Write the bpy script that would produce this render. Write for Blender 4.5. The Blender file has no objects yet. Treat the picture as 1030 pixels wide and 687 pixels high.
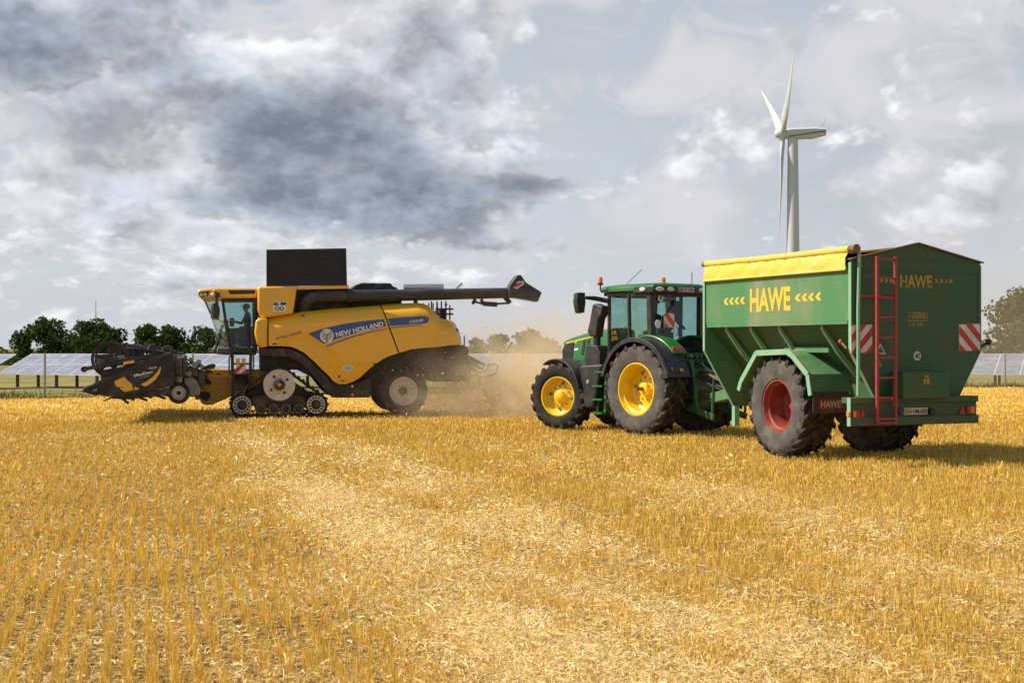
import bpy, bmesh, math, random
import numpy as np
from mathutils import Vector, Matrix

# ------------------------------------------------------------------ camera, sky, sun, exposure
scene = bpy.context.scene
COL = scene.collection
R = math.radians
rnd = random.Random(7)

CAM_H, PITCH, FPX = 1.95, R(0.26), 1430.0
cam_d = bpy.data.cameras.new('camera')
cam_d.lens, cam_d.sensor_width = 50.0, 36.0
cam_d.clip_start, cam_d.clip_end = 0.1, 8000
cam_d.dof.use_dof = True
cam_d.dof.focus_distance = 31.0
cam_d.dof.aperture_fstop = 5.6
cam = bpy.data.objects.new('camera', cam_d)
cam.location = (0, 0, CAM_H)
cam.rotation_euler = (R(90) + PITCH, 0, 0)
COL.objects.link(cam)
scene.camera = cam

SUN_EL, SUN_AZ = R(46), R(-90)            # azimuth from +Y towards +X: the sun stands to the west (-X)
SUN_DIR = Vector((math.sin(SUN_AZ) * math.cos(SUN_EL), math.cos(SUN_AZ) * math.cos(SUN_EL), math.sin(SUN_EL)))
sun_d = bpy.data.lights.new('sun', 'SUN')
sun_d.energy, sun_d.angle, sun_d.color = 5.0, R(0.5), (1.0, 0.93, 0.80)
sun = bpy.data.objects.new('sun', sun_d)
sun.rotation_euler = (-SUN_DIR).to_track_quat('-Z', 'Y').to_euler()
sun.location = (-60, 0, 60)
COL.objects.link(sun)

scene.view_settings.view_transform = 'Standard'
scene.view_settings.look = 'None'
scene.view_settings.exposure = 0.28
scene.view_settings.gamma = 1.0
scene.view_settings.use_curve_mapping = False
scene.cycles.max_bounces = 6
scene.cycles.volume_bounces = 3
scene.cycles.volume_step_rate = 2.0
scene.cycles.transparent_max_bounces = 12
scene.cycles.use_denoising = True


class NT:
    """small helper to write node expressions"""
    def __init__(s, tree):
        s.t = tree
        tree.nodes.clear()
    def node(s, kind, **kw):
        n = s.t.nodes.new(kind)
        for k, v in kw.items():
            setattr(n, k, v)
        return n
    def put(s, sock, v):
        if isinstance(v, bpy.types.NodeSocket):
            s.t.links.new(v, sock)
        else:
            sock.default_value = v
    def m(s, op, a, b=0.0, c=None, clamp=False):
        n = s.node('ShaderNodeMath', operation=op, use_clamp=clamp)
        s.put(n.inputs[0], a); s.put(n.inputs[1], b)
        if c is not None: s.put(n.inputs[2], c)
        return n.outputs[0]
    def mix(s, f, a, b, blend='MIX'):
        n = s.node('ShaderNodeMix', data_type='RGBA', blend_type=blend)
        s.put(n.inputs[0], f)
        for i, v in ((6, a), (7, b)):
            s.put(n.inputs[i], v if isinstance(v, bpy.types.NodeSocket) else (*v[:3], 1.0))
        return n.outputs[2]
    def ss(s, v, lo, hi):
        n = s.node('ShaderNodeMapRange', interpolation_type='SMOOTHSTEP')
        s.put(n.inputs[0], v); n.inputs[1].default_value = lo; n.inputs[2].default_value = hi
        n.inputs[3].default_value = 0.0; n.inputs[4].default_value = 1.0
        return n.outputs[0]
    def noise(s, vec, scale, detail=4.0, rough=0.55, dist=0.0, dims='3D'):
        n = s.node('ShaderNodeTexNoise', noise_dimensions=dims)
        if vec is not None: s.put(n.inputs['Vector'], vec)
        n.inputs['Scale'].default_value = scale; n.inputs['Detail'].default_value = detail
        n.inputs['Roughness'].default_value = rough; n.inputs['Distortion'].default_value = dist
        return n.outputs[0]
    def xyz(s, v):
        n = s.node('ShaderNodeSeparateXYZ'); s.put(n.inputs[0], v); return n.outputs
    def vec(s, x, y, z):
        n = s.node('ShaderNodeCombineXYZ')
        for i, v in enumerate((x, y, z)): s.put(n.inputs[i], v)
        return n.outputs[0]
    def blob(s, u, v, u0, v0, su, sv, amp):
        a = s.m('MULTIPLY', s.m('SUBTRACT', u, u0), 1.0 / su)
        b = s.m('MULTIPLY', s.m('SUBTRACT', v, v0), 1.0 / sv)
        q = s.m('ADD', s.m('MULTIPLY', a, a), s.m('MULTIPLY', b, b))
        return s.m('MULTIPLY', s.m('EXPONENT', s.m('MULTIPLY', q, -1.0)), amp)
    def total(s, items):
        r = items[0]
        for i in items[1:]: r = s.m('ADD', r, i)
        return r


# the sky: a Nishita sky with banks of cloud placed by compass direction and elevation (hundredths of a degree-like units)
world = bpy.data.worlds.new('World')
scene.world = world
world.use_nodes = True
world.cycles.sampling_method = 'MANUAL'
world.cycles.sample_map_resolution = 256
W = NT(world.node_tree)
sky = W.node('ShaderNodeTexSky', sky_type='NISHITA')
sky.sun_disc = False
sky.sun_elevation, sky.sun_rotation = SUN_EL, SUN_AZ
sky.air_density, sky.dust_density, sky.ozone_density = 1.0, 1.2, 1.0
SKY_STRENGTH, SKY_LEVEL = 0.10, 0.84
gx, gy, gz = W.xyz(W.node('ShaderNodeTexCoord').outputs['Generated'])
AZ = W.m('MULTIPLY', W.m('ARCTAN2', gx, gy), 14.30)            # azimuth and elevation, 1 unit = 4 degrees
EL = W.m('MULTIPLY', W.m('ARCSINE', gz), 14.30)
ELC = W.m('MAXIMUM', EL, 0.0)
ELW = W.m('POWER', ELC, 0.85)
k = SKY_LEVEL / SKY_STRENGTH


def cloud_layer(seed, scale, squash, cover, amp, edge, deep, bright, dark, relief, detail=8.0, rough=0.56, up=0.34):
    """a deck of heaped cloud: bright rims towards the sun and overhead, grey hearts and bases"""
    def field(du, dv):
        p = W.vec(W.m('ADD', AZ, du), W.m('MULTIPLY', W.m('ADD', ELW, dv), squash), seed)
        f_ = W.noise(p, scale, detail, rough, 0.18)
        wob = W.node('ShaderNodeVectorMath', operation='ADD')
        W.put(wob.inputs[0], p)
        nz = W.node('ShaderNodeTexNoise'); W.put(nz.inputs['Vector'], p); nz.inputs['Scale'].default_value = scale * 3.0; nz.inputs['Detail'].default_value = 3.0
        sc_ = W.node('ShaderNodeVectorMath', operation='SCALE'); W.put(sc_.inputs[0], nz.outputs['Color']); sc_.inputs['Scale'].default_value = 0.28 / scale
        W.t.links.new(sc_.outputs[0], wob.inputs[1])
        v_ = W.node('ShaderNodeTexVoronoi', feature='F1'); W.put(v_.inputs['Vector'], wob.outputs[0])
        v_.inputs['Scale'].default_value = scale * 1.7; v_.inputs['Detail'].default_value = 2.5; v_.inputs['Roughness'].default_value = 0.55; v_.inputs['Lacunarity'].default_value = 2.3;
        return W.m('ADD', W.m('MULTIPLY', f_, 0.82), W.m('MULTIPLY', W.m('SUBTRACT', 0.90, v_.outputs['Distance']), 0.22))
    n0, n1 = field(0.0, 0.0), field(-0.10 / scale, up / scale / squash)
    c = W.m('ADD', cover, W.m('MULTIPLY', W.m('SUBTRACT', n0, 0.5), amp))
    d = W.ss(c, 0.0, edge)
    t = W.m('POWER', W.ss(c, -0.05, deep), 0.75)
    relief_ = W.m('MULTIPLY', W.m('SUBTRACT', n0, n1), relief)
    g_ = W.m('ADD', 1.0, W.m('MINIMUM', W.m('MAXIMUM', relief_, -0.34), 0.62))
    cl = W.mix(t, tuple(q * k for q in bright), tuple(q * k for q in dark))
    return d, W.mix(1.0, cl, W.vec(g_, g_, W.m('ADD', W.m('MULTIPLY', g_, 0.93), 0.07)), 'MULTIPLY')


n_soft = W.noise(W.vec(AZ, W.m('MULTIPLY', ELW, 3.0), 21.0), 0.35, 5.0, 0.5, 0.4)
n_veil = W.noise(W.vec(AZ, W.m('MULTIPLY', ELW, 2.2), 57.0), 0.9, 8.0, 0.55, 0.6)
# pale humid air, thinning out to blue overhead
veil = W.m('MULTIPLY', W.ss(EL, 9.0, 0.0), W.m('ADD', 0.70, W.m('MULTIPLY', n_soft, 0.45)), clamp=True)
col = W.mix(veil, sky.outputs[0], (0.615 * k, 0.65 * k, 0.705 * k))
# high thin sheet
hs = W.total([W.blob(AZ, EL, 3.9, 2.3, 2.4, 1.7, 0.66), W.blob(AZ, EL, -2.6, 2.4, 4.0, 1.8, 0.45), W.blob(AZ, EL, 0.4, 3.9, 1.2, 0.9, 0.35), W.m('MULTIPLY', W.m('SUBTRACT', n_veil, 0.5), 1.3)])
col = W.mix(W.m('MULTIPLY', W.ss(hs, 0.0, 0.55), 0.92), col, W.mix(W.ss(n_veil, 0.40, 0.66), (0.515 * k, 0.545 * k, 0.595 * k), (0.70 * k, 0.697 * k, 0.715 * k)))
# middle deck, sunlit heaps round the dark bank and far to the right
c1 = W.total([W.blob(AZ, EL, -2.4, 2.2, 2.6, 1.0, 0.48), W.blob(AZ, EL, -4.2, 1.5, 1.6, 0.6, 0.34), W.blob(AZ, EL, -0.9, 2.9, 1.0, 0.8, 0.34), W.blob(AZ, EL, 4.6, 2.7, 1.9, 0.9, 0.16),
              W.blob(AZ, EL, 3.0, 2.4, 1.2, 0.7, 0.10), W.blob(AZ, EL, 4.9, 1.4, 1.2, 0.35, 0.20), W.blob(AZ, EL, 0.75, 2.2, 0.55, 1.4, -0.30), 0.0])
d1, cl1 = cloud_layer(3.7, 0.85, 1.8, c1, 1.40, 0.24, 0.66, (0.80, 0.795, 0.79), (0.40, 0.43, 0.51), 2.6)
col = W.mix(W.m('MULTIPLY', d1, 0.93), col, cl1)
# the dark bank
c2 = W.total([W.blob(AZ, EL, -1.95, 2.05, 1.35, 0.50, 0.70), W.blob(AZ, EL, -1.25, 1.40, 1.6, 0.34, 0.66), W.blob(AZ, EL, -3.0, 1.45, 0.8, 0.2, 0.25), W.blob(AZ, EL, -5.0, 2.9, 1.9, 0.55, 0.60), W.blob(AZ, EL, -3.2, 3.5, 1.6, 0.25, 0.35),
              W.blob(AZ, EL, -0.62, 3.1, 0.42, 0.40, 0.55), W.blob(AZ, EL, 0.20, 1.62, 0.50, 0.13, 0.36), W.blob(AZ, EL, 0.3, 1.0, 1.1, 0.16, 0.40), W.blob(AZ, EL, 5.4, 3.2, 1.3, 0.6, 0.40), W.blob(AZ, EL, -2.6, 2.2, 2.2, 1.0, 0.16), -0.07])
d2, cl2 = cloud_layer(11.3, 0.95, 2.1, c2, 1.45, 0.20, 0.62, (0.68, 0.685, 0.71), (0.235, 0.278, 0.362), 3.2)
col = W.mix(W.m('MULTIPLY', d2, 0.90), col, cl2)
# small heaps low over the land
c3 = W.total([W.blob(AZ, EL, -3.4, 0.95, 2.4, 0.42, 0.30), W.blob(AZ, EL, -0.6, 0.85, 0.8, 0.16, 0.16), W.blob(AZ, EL, 3.9, 1.1, 1.2, 0.3, 0.10), W.blob(AZ, EL, -2.6, 0.55, 2.8, 0.25, 0.20), 0.0])
d3, cl3 = cloud_layer(29.0, 1.7, 2.6, c3, 1.3, 0.30, 0.7, (0.88, 0.86, 0.84), (0.41, 0.455, 0.54), 2.2, up=0.4)
col = W.mix(W.m('MULTIPLY', W.m('MULTIPLY', d3, 0.80), W.ss(EL, 1.7, 0.9)), col, cl3)
horizon = W.m('MULTIPLY', W.ss(EL, 0.75, 0.0), 0.42)
col = W.mix(horizon, col, (0.60 * k, 0.60 * k, 0.62 * k))
bg = W.node('ShaderNodeBackground')
W.put(bg.inputs[0], col)
bg.inputs[1].default_value = SKY_STRENGTH
W.t.links.new(bg.outputs[0], W.node('ShaderNodeOutputWorld').inputs[0])


# ------------------------------------------------------------------ helpers
def ray(px, py):
    u, w = (px - 515.0) / FPX, (343.5 - py) / FPX
    return np.array((u, math.cos(PITCH) - w * math.sin(PITCH), math.sin(PITCH) + w * math.cos(PITCH)))


class Frame:
    """a vehicle's own axes (x forward, y to its left, z up); at() reads a surveyed sight line on one of its planes"""
    def __init__(s, loc, rz):
        s.loc = np.array(loc, float); s.rz = rz
        c, n = math.cos(rz), math.sin(rz)
        s.M = np.array(((c, n, 0), (-n, c, 0), (0, 0, 1)))
    def at(s, axis, val, px, py):
        o = s.M @ (np.array((0, 0, CAM_H)) - s.loc)
        d = s.M @ ray(px, py)
        i = 'xyz'.index(axis)
        t = (val - o[i]) / d[i]
        p = o + t * d
        return (float(p[0]), float(p[1]), float(p[2]))
    def side(s, y, pts):                   # (x, z) pairs on the plane y
        return [(p[0], p[2]) for p in (s.at('y', y, *q) for q in pts)]
    def face(s, x, pts):                   # (y, z) pairs on the plane x
        return [(p[1], p[2]) for p in (s.at('x', x, *q) for q in pts)]


def tag(o, label=None, cat=None, group=None, kind=None):
    if label: o['label'] = label
    if cat: o['category'] = cat
    if group: o['group'] = group
    if kind: o['kind'] = kind
    return o


def empty(name, loc=(0, 0, 0), rz=0.0, parent=None, size=0.3):
    o = bpy.data.objects.new(name, None)
    o.empty_display_size = size
    o.location = loc
    o.rotation_euler = (0, 0, rz)
    if parent: o.parent = parent
    COL.objects.link(o)
    return o


def copy_tree(o, parent=None):
    c = o.copy(); COL.objects.link(c)
    if parent: c.parent = parent
    for ch in list(o.children): copy_tree(ch, c)
    return c


class MB:
    def __init__(s): s.v, s.f, s.mi, s.cur = [], [], [], 0
    def add(s, vs, fs):
        b = len(s.v)
        s.v += [tuple(map(float, p)) for p in vs]
        s.f += [tuple(b + i for i in f) for f in fs]
        s.mi += [s.cur] * len(fs)
        return s
    def box(s, x0, x1, y0, y1, z0, z1):
        return s.add([(x, y, z) for x in (x0, x1) for y in (y0, y1) for z in (z0, z1)],
                     [(0, 1, 3, 2), (4, 6, 7, 5), (0, 4, 5, 1), (2, 3, 7, 6), (0, 2, 6, 4), (1, 5, 7, 3)])
    def prism(s, pts, a, b, axis='y'):
        f = {'y': lambda u, v, t: (u, t, v), 'x': lambda u, v, t: (t, u, v), 'z': lambda u, v, t: (u, v, t)}[axis]
        n = len(pts)
        vs = [f(u, v, a) for u, v in pts] + [f(u, v, b) for u, v in pts]
        return s.add(vs, [tuple(range(n)), tuple(range(2 * n - 1, n - 1, -1))] + [(i, i + n, (i + 1) % n + n, (i + 1) % n) for i in range(n)])
    def bar(s, p0, p1, w, h, up=(0, 0, 1)):
        p0, p1 = Vector(p0), Vector(p1)
        d = (p1 - p0).normalized()
        u = Vector(up)
        if abs(d.dot(u)) > 0.98: u = Vector((1, 0, 0))
        a = d.cross(u).normalized(); b = a.cross(d).normalized()
        vs = [p + a * (sx * w / 2) + b * (sy * h / 2) for p in (p0, p1) for sx, sy in ((-1, -1), (1, -1), (1, 1), (-1, 1))]
        return s.add(vs, [(0, 1, 2, 3), (7, 6, 5, 4), (0, 4, 5, 1), (1, 5, 6, 2), (2, 6, 7, 3), (3, 7, 4, 0)])
    def tube(s, pts, r, n=8):
        pts = [Vector(p) for p in pts]
        rs = r if isinstance(r, (list, tuple)) else [r] * len(pts)
        vs, fs = [], []
        t0 = (pts[1] - pts[0]).normalized()
        a = t0.orthogonal().normalized()
        for i, p in enumerate(pts):
            t = ((pts[min(i + 1, len(pts) - 1)] - pts[max(i - 1, 0)])).normalized()
            a = (a - t * a.dot(t)).normalized()
            b = t.cross(a)
            for j in range(n):
                q = 2 * math.pi * j / n
                vs.append(p + (a * math.cos(q) + b * math.sin(q)) * rs[i])
        for i in range(len(pts) - 1):
            for j in range(n):
                fs.append((i * n + j, i * n + (j + 1) % n, (i + 1) * n + (j + 1) % n, (i + 1) * n + j))
        fs.append(tuple(range(n - 1, -1, -1)))
        fs.append(tuple((len(pts) - 1) * n + j for j in range(n)))
        return s.add(vs, fs)
    def cyl(s, p0, p1, r0, r1=None, n=20):
        return s.tube([p0, p1], [r0, r0 if r1 is None else r1], n)
    def lathe(s, prof, c=(0, 0, 0), axis='y', n=40, closed=False):
        vs, fs = [], []
        for r, t in prof:
            for j in range(n):
                q = 2 * math.pi * j / n
                a, b = r * math.cos(q), r * math.sin(q)
                p = {'y': (a, t, b), 'z': (a, b, t), 'x': (t, a, b)}[axis]
                vs.append((c[0] + p[0], c[1] + p[1], c[2] + p[2]))
        m = len(prof)
        for i in range(m if closed else m - 1):
            k2 = (i + 1) % m
            for j in range(n):
                fs.append((i * n + j, i * n + (j + 1) % n, k2 * n + (j + 1) % n, k2 * n + j))
        if not closed:
            fs.append(tuple(range(n - 1, -1, -1)))
            fs.append(tuple((m - 1) * n + j for j in range(n)))
        return s.add(vs, fs)
    def arc_sheet(s, c, r, thick, y0, y1, q0, q1, n=24):
        """a curved sheet round the y axis (mudguards), with thickness"""
        vs, fs = [], []
        for i in range(n + 1):
            q = R(q0 + (q1 - q0) * i / n)
            for rr in (r, r + thick):
                for y in (y0, y1):
                    vs.append((c[0] + rr * math.cos(q), y, c[1] + rr * math.sin(q)))
        for i in range(n):
            a, b = i * 4, i * 4 + 4
            fs += [(a, a + 1, b + 1, b), (a + 2, b + 2, b + 3, a + 3), (a, b, b + 2, a + 2), (a + 1, a + 3, b + 3, b + 1)]
        fs += [(0, 2, 3, 1), (n * 4, n * 4 + 1, n * 4 + 3, n * 4 + 2)]
        return s.add(vs, fs)
    def sphere(s, c, r, sx=1, sy=1, sz=1, n=14):
        prof = [(max(1e-4, r * math.sin(math.pi * i / n)), -r * math.cos(math.pi * i / n)) for i in range(n + 1)]
        b = len(s.v)
        s.lathe(prof, (0, 0, 0), 'z', n * 2)
        for i in range(b, len(s.v)):
            x, y, z = s.v[i]
            s.v[i] = (c[0] + x * sx, c[1] + y * sy, c[2] + z * sz)
        return s
    def build(s, name, mats, parent=None, bevel=0.0, smooth=38, loc=None, fix=True):
        me = bpy.data.meshes.new(name)
        me.from_pydata(s.v, [], s.f)
        mats = mats if isinstance(mats, (list, tuple)) else [mats]
        for m in mats: me.materials.append(m)
        if len(mats) > 1: me.polygons.foreach_set('material_index', s.mi)
        if fix:
            bm = bmesh.new(); bm.from_mesh(me)
            bmesh.ops.recalc_face_normals(bm, faces=bm.faces)
            bm.to_mesh(me); bm.free()
        if smooth:
            me.polygons.foreach_set('use_smooth', [True] * len(me.polygons))
            me.set_sharp_from_angle(angle=R(smooth))
        o = bpy.data.objects.new(name, me)
        if parent: o.parent = parent
        if loc: o.location = loc
        COL.objects.link(o)
        if bevel:
            b = o.modifiers.new('bevel', 'BEVEL')
            b.width, b.segments, b.limit_method, b.angle_limit = bevel, 2, 'ANGLE', R(40)
            b.harden_normals = False
        return o


def skin(outline, yfun, thick, step=0.12, bevel=0.0):
    """a sheet with the given (x, z) outline, bent so that y = yfun(x, z), thickened inwards; returns an MB"""
    bm = bmesh.new()
    f = bm.faces.new([bm.verts.new((x, 0, z)) for x, z in outline])
    xs = [p[0] for p in outline]; zs = [p[1] for p in outline]
    for k_, lo, hi, nrm in ((0, min(xs), max(xs), (1, 0, 0)), (2, min(zs), max(zs), (0, 0, 1))):
        q = lo + step
        while q < hi:
            co = [0, 0, 0]; co[k_] = q
            bmesh.ops.bisect_plane(bm, geom=bm.verts[:] + bm.edges[:] + bm.faces[:], plane_co=co, plane_no=nrm, dist=1e-5)
            q += step
    bmesh.ops.triangulate(bm, faces=[g for g in bm.faces if len(g.verts) > 4])
    bm.verts.index_update()
    mb = MB()
    n = len(bm.verts)
    sg = 1.0 if yfun(*outline[0]) >= 0 else -1.0
    outer = [(v.co.x, yfun(v.co.x, v.co.z), v.co.z) for v in bm.verts]
    inner = [(x, y - sg * thick, z) for x, y, z in outer]
    fs = [tuple(v.index for v in g.verts) for g in bm.faces]
    fs2 = [tuple(n + i for i in reversed(g)) for g in fs]
    rim = [(e.verts[0].index, e.verts[1].index, e.verts[1].index + n, e.verts[0].index + n) for e in bm.edges if len(e.link_faces) == 1]
    bm.free()
    return mb.add(outer + inner, fs + fs2 + rim)


def lettering(text, name, mat, parent, o, right, up, height, width=None, bold=0.0, thick=0.004, shear=0.0, bend=None, space=1.0):
    """raised letters: o = lower left corner, right/up = unit axes in the parent's space"""
    cu = bpy.data.curves.new(name, 'FONT')
    cu.body, cu.size, cu.offset, cu.shear, cu.resolution_u = text, 1.0, bold, shear, 3
    cu.space_character = space
    tmp = bpy.data.objects.new(name, cu)
    me = bpy.data.meshes.new_from_object(tmp)
    bpy.data.objects.remove(tmp); bpy.data.curves.remove(cu)
    co = np.zeros(len(me.vertices) * 3); me.vertices.foreach_get('co', co); co = co.reshape(-1, 3)
    lo, hi = co.min(0), co.max(0)
    sy = height / (hi[1] - lo[1]); sx = sy if width is None else width / (hi[0] - lo[0])
    ri, u = Vector(right).normalized(), Vector(up).normalized()
    nrm = ri.cross(u)
    bm = bmesh.new(); bm.from_mesh(me)
    for v in bm.verts:
        p = Vector(o) + ri * ((v.co.x - lo[0]) * sx) + u * ((v.co.y - lo[1]) * sy)
        if bend: p.y = bend(p.x, p.z)
        v.co = p + nrm * thick
    bm.to_mesh(me); bm.free()
    me.materials.clear(); me.materials.append(mat)
    ob = bpy.data.objects.new(name, me)
    ob.parent = parent
    COL.objects.link(ob)
    return ob


# ------------------------------------------------------------------ materials
def srgb(r, g, b):
    return tuple(((c / 255) / 12.92 if c / 255 < 0.04045 else ((c / 255 + 0.055) / 1.055) ** 2.4) for c in (r, g, b))


def material(name, base, rough=0.5, metal=0.0, dirt=None, amount=0.0, scale=3.0, stretch=(1, 1, 1), coat=0.0, fine=0.12, bump=0.0, low=None, spec=0.5, dent=0.0):
    """paint, rubber or steel with patchy dirt; low = (z0, z1, amount): a film of field dust that thickens towards the ground"""
    m = bpy.data.materials.new(name); m.use_nodes = True
    T = NT(m.node_tree)
    tc = T.node('ShaderNodeTexCoord').outputs['Object']
    mp = T.node('ShaderNodeMapping'); T.put(mp.inputs[0], tc); mp.inputs['Scale'].default_value = stretch
    n1 = T.noise(mp.outputs[0], scale, 6, 0.62, 0.3)
    n2 = T.noise(tc, scale * 9, 4, 0.6)
    c = T.mix(T.m('MULTIPLY', T.m('SUBTRACT', n2, 0.3, clamp=True), fine * 2.0, clamp=True), base, tuple(x * 0.55 for x in base))
    f = None
    if dirt:
        f = T.m('MULTIPLY', T.ss(n1, 0.42, 0.72), amount)
        if low:
            z = T.xyz(tc)[2]
            f = T.m('ADD', f, T.m('MULTIPLY', T.ss(z, low[1], low[0]), T.m('MULTIPLY', T.ss(n2, 0.2, 0.75), low[2])), clamp=True)
        c = T.mix(f, c, dirt)
    p = T.node('ShaderNodeBsdfPrincipled')
    T.put(p.inputs['Base Color'], c)
    r = T.m('ADD', rough - 0.06, T.m('MULTIPLY', n1, 0.16))
    if f is not None: r = T.m('ADD', r, T.m('MULTIPLY', f, 0.3), clamp=True)
    T.put(p.inputs['Roughness'], r)
    p.inputs['Metallic'].default_value = metal
    p.inputs['Specular IOR Level'].default_value = spec
    p.inputs['Coat Weight'].default_value = coat
    p.inputs['Coat Roughness'].default_value = 0.15
    if dent:
        b = T.node('ShaderNodeBump'); b.inputs['Strength'].default_value = dent; b.inputs['Distance'].default_value = 0.05
        T.put(b.inputs['Height'], T.noise(tc, 1.7, 2.0, 0.4)); T.put(p.inputs['Normal'], b.outputs[0])
    elif bump:
        b = T.node('ShaderNodeBump'); b.inputs['Strength'].default_value = bump; b.inputs['Distance'].default_value = 0.01
        T.put(b.inputs['Height'], n2); T.put(p.inputs['Normal'], b.outputs[0])
    T.t.links.new(p.outputs[0], T.node('ShaderNodeOutputMaterial').inputs[0])
    return m


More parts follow.
